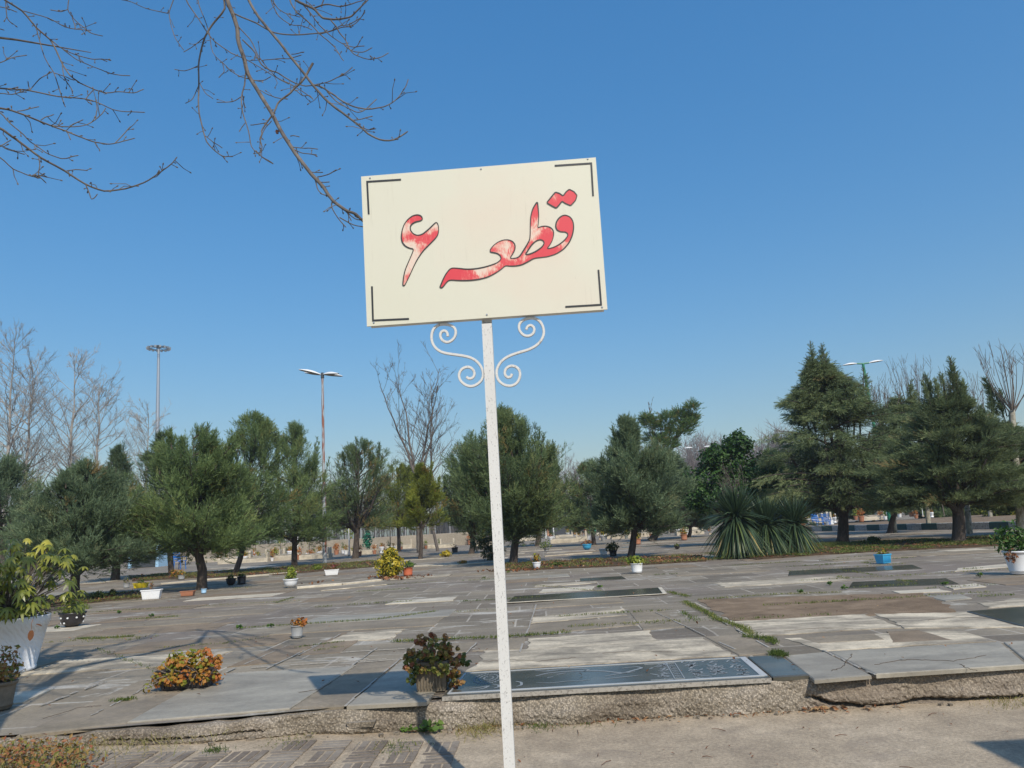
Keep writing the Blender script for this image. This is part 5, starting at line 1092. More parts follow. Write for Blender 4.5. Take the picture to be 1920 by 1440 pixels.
# reddish geranium in grey concrete pot
ge = potted('reddish brown pelargonium in a grey concrete pot in front of the sign post', (812, 1295), ('box', 58 * pm(812, 1295, 1), .22, 50 * pm(812, 1295, 1)), 'pot_grey', None)
s1 = pm(812, 1295, 1); mb = MB(); sm_ = MB()
def clus(c, k, rad, s_, t0):
    d = nrm(rng.normal(size=(k, 3))); leaves(mb, np.asarray(c) + d * rad, d + [0, -.3, .6], rng.uniform(.7, 1.3, k) * s_, np.clip(rng.normal(t0, .15, k), 0, 1), asp=.95)
for x, y, r0, t0 in [(813, 1192, 7, .95), (783, 1200, 9, .9), (795, 1205, 9, .75), (835, 1202, 9, .8), (812, 1215, 16, .35), (790, 1225, 16, .5), (840, 1218, 14, .7), (770, 1222, 9, .7), (763, 1238, 9, .3), (762, 1252, 9, .8), (778, 1245, 14, .25), (800, 1240, 18, .3), (825, 1238, 18, .4), (845, 1232, 14, .6), (856, 1238, 9, .8), (868, 1238, 9, .3), (875, 1243, 7, .2), (850, 1255, 10, .8), (776, 1262, 10, .2), (783, 1272, 9, .25), (790, 1253, 15, .5), (815, 1253, 14, .35), (835, 1250, 12, .35), (848, 1275, 10, .85), (860, 1280, 8, .8), (852, 1268, 9, .5), (772, 1235, 8, .75), (805, 1225, 14, .8), (830, 1226, 12, .15)]:
    c = UY(x, y, G(812, 1295)[1] - .12 + rng.uniform(-.06, .1)) - np.array(ge.location)
    for _ in range(int(3 + r0 * .55)): cc = c + rng.normal(0, r0 * s1 * .55, 3); clus(cc, 9, .012, .028, t0 + rng.normal(0, .12))
    tube(sm_, [[rng.uniform(-.08, .08), 0, .17], (c + [0, 0, .1]) / 2 + [0, 0, .08], c], [.006, .005, .003], 4, cap=False)
mb.build('foliage', M['geranium'], parent=ge); sm_.build('stem', M['twig'], parent=ge)
ti = lambda *a: a
L_ = [
 ('small grey metal pot with drying orange leaves, alone in mid paving left of the sign', (557, 1197), ('cone', 11, 9, 21, .006), 'grey_plastic', 'ball', 'autumn', 90, .05, (15, 9, 9), (.75, .15), (6, 0)),
 ('round white bowl pot with upright yellow green leaves at the end of the white kerb', (545, 1102), ('bowl', 13, 15), 'white_plastic', 'ball', 'lime', 150, .09, (11, 11, 14), (.55, .2)),
 ('whitish bucket pot overflowing with lime green leaves, right of the sign post', (1195, 1075), ('cone', 11, 8.5, 17, .01), 'white_paint', 'ball', 'lime', 130, .1, (16, 14, 8), (.6, .2)),
 ('small white vase pot with orange yellow sprigs, just right of the sign post', (1007, 1068), ('bowl', 7.5, 13), 'white_plastic', 'ball', 'autumn', 70, .09, (9, 9, 12), (.45, .15)),
 ('light blue round pot with dry reddish plant, under the small leaning cypress', (1101, 1031), ('bowl', 8.5, 10), 'cyan_plastic', 'ball', 'litter', 60, .12, (11, 9, 5), (.5, .2)),
 ('squat white footed planter next to the dark one, left of the bluish cypress trunk', (1132, 1041), ('cone', 8, 5.5, 11, .02), 'white_plastic', None),
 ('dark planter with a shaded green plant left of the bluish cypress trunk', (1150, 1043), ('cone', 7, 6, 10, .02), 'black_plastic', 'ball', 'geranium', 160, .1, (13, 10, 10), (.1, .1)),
 ('ochre pot with yellow leaves right of the bluish cypress trunk', (1196, 1021), ('cone', 6, 5, 10, .02), 'terracotta', 'ball', 'golden', 70, .12, (7, 6, 8), (.6, .2)),
 ('tiny dark bowl pot alone on the paving left of the yuccas', (1270, 1030), ('bowl', 5, 5), 'black_plastic', 'ball', 'geranium', 40, .08, (5, 5, 3), (.1, .1)),
 ('terracotta pot with orange plant at the foot of the grey green cypress', (1283, 1013), ('cone', 6, 5, 10, .02), 'terracotta', 'ball', 'autumn', 70, .13, (7, 6, 8), (.5, .15)),
 ('green leafy plant in a low pot right of the sign post', (1025, 1034), ('cone', 5, 4, 6, .02), 'grey_plastic', 'ball', 'lime', 90, .1, (12, 9, 9), (.25, .15)),
 ('dark pot with bare brown stems, left of the leaning cypress by the sign', (853, 1036), ('cone', 6, 5, 9, .02), 'black_plastic', 'ball', 'litter', 25, .08, (9, 7, 7), (.2, .1)),
 ('small grey pot with a drooping grey plant beside the yellow planter', (237, 1103), ('cone', 5.5, 4.5, 9, .01), 'grey_plastic', 'ball', 'geranium', 30, .06, (5, 5, 6), (.3, .2)),
 ('grey pot with orange and yellow plant beside the slim straight trunk', (340, 1087), ('cone', 6, 5, 8, .01), 'grey_plastic', 'ball', 'autumn', 110, .09, (17, 9, 8), (.45, .2), (-8, 0)),
 ('dark round pot, the left of two under the fluted cypress', (433, 1098), ('bowl', 9, 12), 'black_plastic', 'ball', 'geranium', 50, .07, (8, 7, 4), (.1, .1)),
 ('dark square-sided pot, the right of two under the fluted cypress', (453, 1096), ('cone', 8, 7, 14, .01), 'black_plastic', 'ball', 'geranium', 50, .07, (9, 8, 3), (.1, .1)),
 ('pale blue plastic cup at the foot of the forked cypress trunk', (382, 1113), ('cone', 5, 4, 8, .006), 'sky_plastic', None),
 ('red clay pot with green sprigs at the right side of the golden shrub', (765, 1080), ('cone', 9, 8, 14, .01), 'red_clay', 'ball', 'weed', 140, .07, (11, 9, 8), (.4, .2), (2, 0)),
]
for e in L_:
    lab, px, pot, pmat = e[:4]; k = pm(px[0], px[1], 1); pot2 = (pot[0],) + tuple(v * k for v in pot[1:3]) + ((pot[3] * k,) + tuple(pot[4:]) if len(pot) > 3 else ())
    if len(e) > 5: pl, mt, n_, s_, R_, tt_ = e[4:10]; of_ = e[10] if len(e) > 10 else (0, 0); potted(lab, px, pot2, pmat, pl, mt, n_, s_, tuple(v * k for v in R_), tt_, tuple(v * k for v in of_))
    else: potted(lab, px, pot2, pmat)
def tr_box(lab, px, Lp, hp, pmt, ry=0, W=.16, **kw):
    k = pm(px[0], px[1], 1); return potted(lab, px, ('box', Lp * k, W, hp * k), pmt, ry=ry, **kw)
k1 = pm(283, 1120, 1)
tr_box('long white ribbed window-box planter at the kerb end, left group of trees', (284, 1124), 34, 17, 'white_plastic', .15, plant='ball', mat='geranium', n=30, s=.05, R=(.05, .05, .12), tint=(.8, .2))
tr_box('low red brick-coloured planter at the foot of the forked cypress', (352, 1118), 24, 9, 'terracotta', .1)
tr_box('bright yellow rectangular planter behind the white window box', (264, 1103), 25, 9, 'yellow_plastic', .1, plant='ball', mat='weed', n=60, s=.05, R=(.12, .06, .06), tint=(.5, .2))
tr_box('white lettered planter with reddish stems beside the lamp foot', (622, 1079), 25, 10, 'white_plastic', .25, plant='ball', mat='litter', n=120, s=.06, R=(.25, .12, .16), tint=(.3, .2))
tr_box('bright blue square planter standing alone on the right side paving', (1657, 1057), 22, 16, 'cyan_plastic', .5, W=.2, plant='ball', mat='autumn', n=50, s=.06, R=(.14, .12, .08), tint=(.3, .25))
# white pot with glossy shrub, right edge
k1 = pm(1908, 1076, 1)
potted('white pot with a glossy green shrub at the right edge', (1916, 1077), ('cone', 24 * k1, 17 * k1, 40 * k1, .02), 'white_plastic', 'ball', 'broadleaf', 420, .09, (30 * k1, 26 * k1, 32 * k1), (.8, .2), (-.05, 0), asp=.4)
mb = MB(); q = UY(1896, 1042, G(1908, 1076)[1] - .3); leafball(mb, q, (.08, .06, .09), 60, .05, (.3, .2)); tag(mb.build('dead_twig', M['litter'], origin=q), 'withered brown spray hanging against the white pot at the right edge', 'dead plant')
for mb_ in (): pass

# free-standing shrubs and clumps
def clump(label, px, R, n, s, mat, tint, z0=.0, name='shrub', cat='shrub', shape='ball', asp=.6):
    B0 = G(*px); B0[2] = PZ; k = B0[1] / FPX; R = np.array(R) * k; mb = MB()
    leafball(mb, (0, 0, R[2] * .9), R, n, s, tint, .3, asp=asp)
    if shape == 'cone': leafball(mb, (0, 0, R[2] * 1.75), R * [.5, .5, .45], n // 4, s, tint, .3, asp=asp)
    mb.V = [v for v in mb.V]; rt = root(name, label, cat, B0); mb.build('foliage', M[mat], parent=rt)
    w_ = MB(); stems(w_, mb.V[0][rng.integers(0, len(mb.V[0]), 12)], .05, 0, .01); w_.build('stem', M['twig'], parent=rt); return rt
clump('variegated golden shrub with yellow-edged leaves, left of the red pot', (733, 1083), (25, 20, 25), 1900, .085, 'golden', (.55, .28), shape='cone')
clump('low dome of bright yellow foliage beyond the golden shrub, left of the sign', (837, 1044), (11, 9, 6), 260, .1, 'golden', (.75, .15))
clump('low orange brown plant on the paving, left of the sign post', (868, 1058), (9, 6, 4), 120, .07, 'autumn', (.5, .2))
clump('yellow green dwarf bush beside the planter near the lamp foot', (594, 1070), (11, 8, 6), 200, .08, 'lime', (.3, .25))
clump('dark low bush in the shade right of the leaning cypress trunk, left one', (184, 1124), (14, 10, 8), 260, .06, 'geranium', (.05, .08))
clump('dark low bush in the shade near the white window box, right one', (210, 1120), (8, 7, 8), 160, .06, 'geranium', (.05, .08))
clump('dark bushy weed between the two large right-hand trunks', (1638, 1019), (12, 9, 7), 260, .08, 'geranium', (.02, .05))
clump('purple pink flower clump above the lettered planter', (625, 1066), (5, 4, 3), 60, .07, 'pink', (.5, .3), name='flower', cat='flower')
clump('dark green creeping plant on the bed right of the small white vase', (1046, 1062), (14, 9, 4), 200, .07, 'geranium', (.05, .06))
clump('wall of feathery yellow green hedge beyond the striped kerb, right', (1890, 975), (42, 25, 22), 2600, .16, 'hedge', (.35, .28), name='hedge', cat='hedge')
clump('yellow green hedge bush left of the main hedge, behind the leaning trunk', (1835, 972), (28, 22, 15), 1300, .16, 'hedge', (.15, .2), name='hedge', cat='hedge')
# shaded hanging conifer sprays left of sign post
B0 = G(925, 1050); rt = root('young_conifer', 'dark ragged young conifer close behind the sign post, with orange tips', 'tree', B0); mb = MB(); wd = MB(); k = B0[1] / FPX
for x, y in ((918, 1020), (905, 1010), (930, 1000), (915, 1035), (935, 1030), (895, 1018), (922, 990), (928, 1045)):
    c = UY(x, y, B0[1]) - B0; n_ = 90; d = nrm(rng.normal(size=(n_, 3))); plumes(mb, c + d * .12, d + [0, 0, -.5], .2, 9, .025, .7, np.clip(rng.normal(.12, .1, n_), 0, .9)); tube(wd, [[0, 0, .0], c * .5 + [0, 0, .1], c], [.02, .014, .005], 4)
mb.build('crown', M['cypress_dark'], parent=rt); wd.build('trunk', M['bark'], parent=rt)

# ------------------------------------------------------------------ yuccas
def yucca(label, px, crowns, n, seed, Rpx):
    B0 = G(*px); B0[2] = PZ; rt = root('yucca', label, 'yucca', B0, 'yuccas'); k = B0[1] / FPX; wd = MB()
    r = np.random.default_rng(seed); mb = MB()
    for x, y, sc in crowns:
        c = UY(x, y, B0[1]) - B0; c[1] = r.uniform(-.15, .15); tube(wd, [[0, 0, 0], c * [.6, .6, .5], c], [.09, .08, .06], 8)
        nn = int(n * sc); a = r.uniform(0, 2 * math.pi, nn); e = np.radians(r.uniform(-35, 82, nn)); Dd = np.stack([np.cos(a) * np.cos(e), np.sin(a) * np.cos(e), np.sin(e)], -1)
        old = e < math.radians(0); tn = np.clip(np.where(old, r.normal(.42, .16, nn), r.normal(.3, .13, nn)), 0, .6); L = Rpx * k * r.uniform(.72, 1.08, nn) * sc ** .3
        side = nrm(np.cross(Dd, nrm(Dd * [1, 1, 0] + 1e-6) * 0 + [0, 0, 1.]) + r.normal(0, .25, (nn, 3)))
        ribbons(mb, c + Dd * .05, Dd, L, .042, np.where(old, .55, .12 + .25 * (e < .5)), 5, tn, side=side, prof=[.7, 1, .95, .75, .4, .03])
        # skirt of old leaves reaching the ground
        nn = int(n * .5 * sc); a = r.uniform(0, 2 * math.pi, nn); Dd = nrm(np.stack([np.cos(a) * .62, np.sin(a) * .62, r.uniform(-.9, -.3, nn)], -1)); L = min(Rpx * k, c[2] * 1.05) * r.uniform(.75, 1.0, nn)
        tn = np.clip(np.where(r.uniform(size=nn) < .2, r.uniform(.82, 1, nn), r.uniform(.35, .8, nn)), 0, 1)
        side = nrm(np.cross(Dd, [0, 0, 1.]) + r.normal(0, .3, (nn, 3))); P_ = c + Dd * .06
        s_ = np.linspace(0, 1, 5); ribbons(mb, P_, Dd, L, .056, .55, 5, tn, side=side, prof=[.7, 1, .95, .75, .4, .03])
    V = mb.V
    for v in V: v[:, 2] = np.maximum(v[:, 2], .006 + .03 * r.uniform(0, 1, len(v)))
    wd.build('trunk', M['bark'], parent=rt); mb.build('foliage', M['yucca'], parent=rt)
yucca('tall spiky yucca with a tan skirt of dead leaves, the left of the pair', (1378, 1046), [(1378, 972, 1.0)], 600, 3, 74)
yucca('lower spiky yucca with two heads and yellow green lower leaves, the right of the pair', (1458, 1042), [(1440, 985, .9), (1492, 982, .7)], 500, 4, 68)
mb = MB(); ru = np.random.default_rng(8)                  # dry flower stalks
o0 = G(1372, 1040)
for q in range(26):
    s0 = UY(ru.uniform(1355, 1395), ru.uniform(925, 950), o0[1] + .3) - o0; e = UY(ru.uniform(1335, 1400), ru.uniform(862, 905), o0[1] + .3) - o0; tube(mb, [s0, (s0 + e) / 2 + ru.normal(0, .05, 3), e], [.008, .006, .003], 4)
    for _ in range(5): p = s0 + (e - s0) * ru.uniform(.4, 1); tube(mb, [p, p + ru.normal(0, .07, 3) + [0, 0, .05]], [.004, .002], 3, cap=False)
tube(mb, [[0, .3, 0], UY(1374, 935, o0[1] + .3) - o0], [.03, .02], 6)
mb.V = [v + o0 for v in mb.V]; tag(mb.build('dry_twigs', M['twig'], origin=o0), 'pale dry twiggy stalks standing above the left yucca', 'twigs')

# ------------------------------------------------------------------ planting beds under the trees, grass, litter
def blades(mb, C, n, spread, L, W, tint, droop=.5):
    P = np.asarray(C, float)[rng.integers(0, len(C), n)] + np.c_[rng.normal(0, spread, (n, 2)), np.zeros(n)]
    a = rng.uniform(0, 6.28, n); e = rng.uniform(.55, 1.5, n); Dd = np.stack([np.cos(a) * np.cos(e), np.sin(a) * np.cos(e), np.sin(e)], -1)
    ribbons(mb, P, Dd, L * rng.uniform(.5, 1.4, n), W, droop, 3, np.clip(rng.normal(tint[0], tint[1], n), 0, 1), prof=[1, .9, .6, .05])
def line3(pts, step=.03, z=PZ + .01):
    Q = [G(x, y) for x, y in pts]; out_ = []
    for a, b_ in zip(Q[:-1], Q[1:]):
        k = max(2, int(np.linalg.norm(b_ - a) / step)); out_ += [a + (b_ - a) * t for t in np.linspace(0, 1, k)]
    P = np.array(out_); P[:, 2] = z; return P
gm = MB(); lw = MB()
for pts, dens, L, t_ in (([(443, 1180), (560, 1172), (640, 1167), (713, 1162), (820, 1147)], 150, .035, .5), ([(740, 1205), (790, 1204), (853, 1200), (923, 1198), (1040, 1190), (1063, 1188)], 260, .045, .35),
    ([(1283, 1130), (1325, 1150), (1345, 1163), (1395, 1180), (1410, 1192)], 220, .045, .5), ([(1310, 1126), (1450, 1116), (1575, 1112)], 130, .035, .6), ([(143, 1200), (200, 1198), (247, 1195)], 260, .05, .45), ([(233, 1163), (333, 1157)], 160, .04, .5),
    ([(300, 1216), (420, 1208), (500, 1196)], 60, .03, .5), ([(560, 1215), (640, 1205)], 120, .03, .4), ([(1400, 1196), (1440, 1200), (1453, 1208)], 500, .05, .3), ([(1455, 1228), (1465, 1232)], 900, .05, .15), ([(1000, 1098), (1130, 1110)], 50, .03, .6), ([(1255, 1112), (1290, 1120)], 160, .05, .5),
    ([(590, 1222), (640, 1214)], 90, .03, .5), ([(180, 1217), (300, 1262)], 40, .025, .3), ([(225, 1316), (243, 1314)], 260, .035, .35), ([(1480, 1072), (1700, 1058)], 60, .04, .6), ([(1500, 1090), (1700, 1080), (1900, 1068)], 50, .04, .6), ([(400, 1086), (560, 1080)], 50, .04, .6), ([(150, 1150), (330, 1140), (560, 1127)], 45, .03, .6)):
    P = line3(pts); n_ = int(dens * max(.3, np.linalg.norm(P[-1] - P[0]))); blades(gm, P, int(n_ * 2.1), .026, L * 1.25, .006, (t_, .2))
rg = np.random.default_rng(31)
for q in range(46):
    y0 = rg.uniform(8.8, 21); x0 = rg.uniform(-.66, .66) * y0; Lg = rg.uniform(.3, 1.6); nn_ = int(Lg * rg.uniform(60, 240)); lat = rg.uniform() < .75
    t_ = rg.uniform(0, Lg, nn_); Pq = np.c_[x0 + (t_ if lat else rg.normal(0, .02, nn_)), y0 + (rg.normal(0, .02, nn_) if lat else t_), np.full(nn_, PZ + .01)]; blades(gm, Pq, nn_, .02, .05, .006, (rg.uniform(.25, .7), .2))
tag(gm.build('joint_grass', M['grass']), 'tufts of short grass and moss growing in the slab joints', 'grass', kind='stuff')
# beds (dark soil strips where trees stand)
def bed(pts, z=PZ + .022):
    Q = [G(x, y) for x, y in pts]; P_ = []
    for a in range(len(Q)):
        for t in np.linspace(0, 1, 10, endpoint=False): P_.append(Q[a] + (Q[(a + 1) % len(Q)] - Q[a]) * t + np.r_[rng.normal(0, .05, 2), 0])
    return P_, Q
beds = {'left front bed': [(60, 1142), (270, 1122), (262, 1110), (70, 1126)], 'left back bed': [(250, 1090), (520, 1078), (745, 1060), (700, 1052), (470, 1069), (240, 1080)],
        'centre bed': [(925, 1072), (1120, 1064), (1320, 1053), (1318, 1042), (1120, 1049), (935, 1058)], 'right bed': [(1520, 1042), (1700, 1032), (1915, 1022), (1910, 1006), (1700, 1014), (1400, 1028), (1330, 1040), (1420, 1050)]}
bm = MB(); lit = MB(); gr = MB()
for k_, pts in beds.items():
    P_, Q = bed(pts); prism(bm, np.array(P_)[:, :2], PZ - .01, PZ + .03, ch=.004)
    Q = np.array(Q); 
    # scatter inside by barycentric picks over a fan
    tri = tessellate_polygon([[Vector((*q[:2], 0)) for q in Q]]); ar = np.array([abs(np.cross(Q[b_][:2] - Q[a][:2], Q[c_][:2] - Q[a][:2])) / 2 for a, b_, c_ in tri])
    def pick(n_):
        ti_ = rng.choice(len(tri), n_, p=ar / ar.sum()); u = rng.uniform(size=(n_, 2)); f = u.sum(1) > 1; u[f] = 1 - u[f]
        A = np.array([Q[t[0]] for t in tri])[ti_]; B_ = np.array([Q[t[1]] for t in tri])[ti_]; C2 = np.array([Q[t[2]] for t in tri])[ti_]
        R_ = A + (B_ - A) * u[:, :1] + (C2 - A) * u[:, 1:]; R_[:, 2] = PZ + .035; return R_
    area = ar.sum(); p = pick(int(area * (48 if 'back' not in k_ else 26))); leaves(lit, p + [0, 0, .01], rng.normal(size=(len(p), 3)) * .5 + [0, 0, 1], rng.uniform(.04, .09, len(p)), np.clip(rng.normal(.35, .25, len(p)), 0, 1), asp=.6)
    p = pick(int(area * 3 + 10)); blades(gr, p, int(area * (420 if 'right' in k_ else 170)), .12, .11, .012, (.4 if 'right' in k_ else .55, .25))
for pts, dens in (([(700, 1084), (745, 1087), (800, 1082)], 60), ([(925, 1072), (1000, 1070)], 70), ([(1230, 1056), (1325, 1051)], 90), ([(560, 1098), (620, 1090)], 10)):
    P = line3(pts, .05); n_ = int(dens * max(1, np.linalg.norm(P[-1] - P[0]))); q = P[rng.integers(0, len(P), n_)] + np.c_[rng.normal(0, .18, (n_, 2)), rng.uniform(.01, .05, n_)]; leaves(lit, q, rng.normal(size=(n_, 3)) * .6 + [0, 0, 1], rng.uniform(.05, .12, n_), np.clip(rng.normal(.45, .2, n_), 0, 1))
struct(bm.build('planting_beds', M['soil']))
tag(lit.build('leaf_litter', M['litter']), 'fallen rust brown leaves in the planting beds under the trees', 'fallen leaves', kind='stuff')
tag(gr.build('bed_grass', M['grass']), 'green and straw grass in the planting beds under the trees', 'grass', kind='stuff')
# white low kerbs edging beds
def edging(label, pts, wd=.12, h=.06, mat='white_stone'):
    mb = MB(); Q = [G(*p) for p in pts]; o_ = Q[0].copy(); o_[2] = PZ
    for a, b_ in zip(Q[:-1], Q[1:]):
        L = np.linalg.norm(b_ - a); k = max(1, int(L / 1.0)); an = math.atan2(b_[1] - a[1], b_[0] - a[0])
        for q in range(k):
            c = a + (b_ - a) * (q + .5) / k; bbox(mb, (c[0], c[1], PZ + h / 2 + rng.normal(0, .004)), (L / k - .012, wd, h), an + rng.normal(0, .006), .008)
    return tag(mb.build('low_kerb', M[mat], origin=o_), label, 'kerb', 'low white bed edgings')
edging('white stone edging strip from the round white bowl pot to the golden shrub', [(556, 1104), (640, 1097), (712, 1089)], .16, .05)
edging('white bed edging behind the white window-box planter, left', [(60, 1125), (170, 1115), (265, 1110), (370, 1103)], .12, .06)
edging('pale bed edging along the grass strip before the fluted cypress trunk', [(300, 1096), (440, 1084), (560, 1074)], .14, .05)
edging('thin cream edging strip in front of the golden shrub', [(600, 1109), (725, 1097)], .07, .02, 'cream_stone')
edging('whitish edging strip on the far side of the lane, left of the sign', [(700, 1066), (860, 1060), (940, 1054)], .1, .04)
edging('whitish edging on the far lane right of the sign post', [(1020, 1044), (1110, 1037)], .1, .04)

# weeds
def weed_plant(label, px, R, n, L, z=PZ, mat='weed', tint=(.5, .2), leafy=True, name='weed'):
    B0 = G(px[0], px[1], z); B0[2] = float(path_z(B0[0])) + .004 if z < .1 else z + .01
    mb = MB(); a = rng.uniform(0, 6.28, n); rr = R * np.sqrt(rng.uniform(0, 1, n)); P = B0 + np.stack([rr * np.cos(a), rr * np.sin(a) * .6, L * (.3 + .7 * rng.uniform(0, 1, n)) * (1 - .4 * rr / R)], -1)
    if leafy:
        leaves(mb, P, rng.normal(0, .5, (n, 3)) + [0, -.5, 1], L * rng.uniform(.5, .9, n), np.clip(rng.normal(tint[0], tint[1], n), 0, 1), asp=.95)
        for q in range(0, n, 2): tube(mb, [B0 + [0, 0, 0], P[q]], [.002, .0015], 3, tint=.3, cap=False)
    else: blades(mb, [B0], n, R, L, .004, tint)
    return tag(mb.build(name, M[mat], origin=B0), label, 'weed' if leafy else 'grass', kind=None if leafy else 'stuff')
weed_plant('broad-leaved green weed at the kerb foot beside the shadow of the sign post', (795, 1378), .15, 40, .07, 0)
weed_plant('rosette of pale green leaves at the kerb foot on the left, by the brick paving', (425, 1382), .07, 26, .055, 0, tint=(.7, .15))
weed_plant('dry straw-coloured grass tuft at the kerb foot just left of the sign post', (900, 1368), .12, 420, .11, 0, 'grass', (.85, .12), False, 'grass_tuft')
weed_plant('small green grass tuft at the kerb foot just right of the sign post', (1020, 1362), .07, 170, .06, 0, 'grass', (.25, .2), False, 'grass_tuft')
weed_plant('sparse grass tuft at the kerb foot right of the sign, beside the kerb stain', (1105, 1355), .09, 110, .045, 0, 'grass', (.5, .25), False, 'grass_tuft')
weed_plant('green grass tuft at the kerb foot above the brick paving', (628, 1375), .08, 170, .05, 0, 'grass', (.25, .2), False, 'grass_tuft')
weed_plant('small grass tuft growing between the bricks near the path edge', (735, 1410), .09, 200, .035, 0, 'grass', (.4, .25), False, 'grass_tuft')
weed_plant('dark fern-like weed at the very bottom over the bricks', (402, 1436), .035, 120, .05, 0, 'grass', (.1, .1), False, 'grass_tuft')
weed_plant('short grass on the brick joint left of centre', (535, 1412), .09, 130, .025, 0, 'grass', (.45, .2), False, 'grass_tuft')
weed_plant('orange brown dry grass at the kerb foot near the right edge', (1895, 1318), .12, 260, .05, 0, 'grass', (.85, .15), False, 'grass_tuft')
weed_plant('dry straw grass along the slab edge at lower left', (270, 1392), .22, 520, .1, .12, 'grass', (.85, .12), False, 'grass_tuft')
for x, y, lab in ((1501, 1113, 'upright little green weed before the blue planter, left'), (1584, 1106, 'low leafy weed on the dirt plot edge'), (1556, 1098, 'thin weed with a yellow flower beyond the dirt plot'), (1838, 1084, 'tiny weed in the joint near the right edge pot'), (1773, 1098, 'small weed between the dark and white slabs on the right'),
                  (508, 1177, 'yellow-flowered weed in the grass line left of the small grey pot'), (450, 1180, 'wiry weed at the left end of the grass line'), (283, 1157, 'small weed in the joint below the window-box planter'), (223, 1151, 'flat dark weed on the paving near the dotted bowl'), (1125, 1104, 'small weed at the end of the narrow white slab'), (108, 1180, 'withered weed at the foot of the dotted black bowl')):
    weed_plant(lab, (x, y), .045, 15, .055 if y > 1090 else .08, PZ, tint=(.15, .2))
# lower-left corner growth
mb = MB(); C = [np.array([x, y, float(path_z(x)) + .03]) for x, y in zip(rng.uniform(-3.9, -2.3, 2500), rng.uniform(3.9, 5.05, 2500)) if (lambda u: u[0] < 165 - rng.uniform(0, 90) * (u[1] < 1405) and u[1] > 1372)(PX((x, y, float(path_z(x)) + .03)))]
P = np.array(C)[rng.integers(0, len(C), 3600)] + np.c_[rng.normal(0, .04, (3600, 2)), rng.uniform(0, .1, 3600)]
leaves(mb, P, rng.normal(0, .7, (3600, 3)) + [0, -.2, 1], rng.uniform(.015, .04, 3600), np.clip(rng.normal(.7, .25, 3600), 0, 1), asp=.6)
tag(mb.build('ground_cover', M['geranium']), 'rusty and green ground cover in the lower left corner', 'ground cover', kind='stuff')
mb = MB(); blades(mb, C, 1500, .05, .12, .006, (.75, .25)); tag(mb.build('dry_grass', M['grass']), 'dry bent grass among the lower left ground cover', 'grass', kind='stuff')
# twigs and scattered leaves on the path
mb = MB(); n_ = 60; x = rng.uniform(-1.2, 3.2, n_); yy = rng.uniform(4.2, 5.6, n_); P = np.stack([x, yy, path_z(x) + .008], -1)
leaves(mb, P, rng.normal(0, .25, (n_, 3)) + [0, 0, 1], rng.uniform(.012, .03, n_), rng.uniform(.1, .9, n_), asp=.5)
x = rng.uniform(-1.0, 2.4, 170); yy = kerb_y(x) - np.abs(rng.normal(0, .06, 170)) - .03; P = np.stack([x, yy, path_z(x) + .012], -1); leaves(mb, P, rng.normal(0, .5, (170, 3)) + [0, 0, 1], rng.uniform(.015, .045, 170), rng.uniform(.1, .9, 170), asp=.4)
x = rng.uniform(1.7, 2.0, 26); P = np.stack([x, kerb_y(x) - rng.uniform(.02, .1, 26), 0 * x + .02], -1); leaves(mb, P, rng.normal(0, .6, (26, 3)) + [0, 0, 1], rng.uniform(.03, .06, 26), rng.uniform(.4, 1, 26), asp=.6)
for _ in range(14):
    a = np.array([rng.uniform(-.6, 3), rng.uniform(4.3, 5.5), .006]); d = np.array([rng.normal(), rng.normal(), 0]); d = d / np.linalg.norm(d) * rng.uniform(.04, .11); tube(mb, [a, a + d * .5 + [0, .008, .004], a + d], [.0022, .002, .0015], 4, tint=.1)
tag(mb.build('fallen_leaves', M['litter']), 'dry leaf bits and twigs scattered along the kerb foot and path', 'fallen leaves', kind='stuff')
# leaf crumbs on the slabs
mb = MB(); n_ = 420; yy = rng.uniform(5.9, 22, n_); x = rng.uniform(-.7, .72, n_) * yy; P = np.stack([x, yy, 0 * x + PZ + .03], -1); leaves(mb, P, rng.normal(0, .3, (n_, 3)) + [0, 0, 1], rng.uniform(.015, .045, n_), rng.uniform(0, 1, n_), asp=.5)
tag(mb.build('leaf_crumbs', M['litter']), 'small leaf crumbs sprinkled over the gravestone paving', 'fallen leaves', kind='stuff')

# ------------------------------------------------------------------ background
# striped kerb, green and whitish blocks
P0 = G(1525, 996); P1 = G(1935, 991); L = np.linalg.norm(P1 - P0); nblk = 15; an = math.atan2(P1[1] - P0[1], P1[0] - P0[0])
sk = root('striped_kerb', 'road kerb painted in green and whitish blocks behind the two large conifers on the right', 'kerb', P0)
for k in range(nblk):
    c = (P1 - P0) * (k + .5) / nblk; mb = MB(); bbox(mb, (c[0], c[1], .13), (L / nblk - .01, .18, .3), an, .02); mb.build('kerb_block', M['kerb_green'] if k % 2 else M['kerb_white'], parent=sk)
Y2 = P0[1] + 4
mb = MB(); V = []
d_ = (P1 - P0) / L; nrm_ = np.array([-d_[1], d_[0], 0])
q = [P0 - d_ * 2 + nrm_ * .1, P1 + d_ * 30 + nrm_ * .1, P1 + d_ * 30 + nrm_ * 60, P0 - d_ * 2 + nrm_ * 60]; prism(mb, [v[:2] for v in q], PZ - .02, PZ + .25, ch=.01); struct(mb.build('raised_verge', M['dirt']))
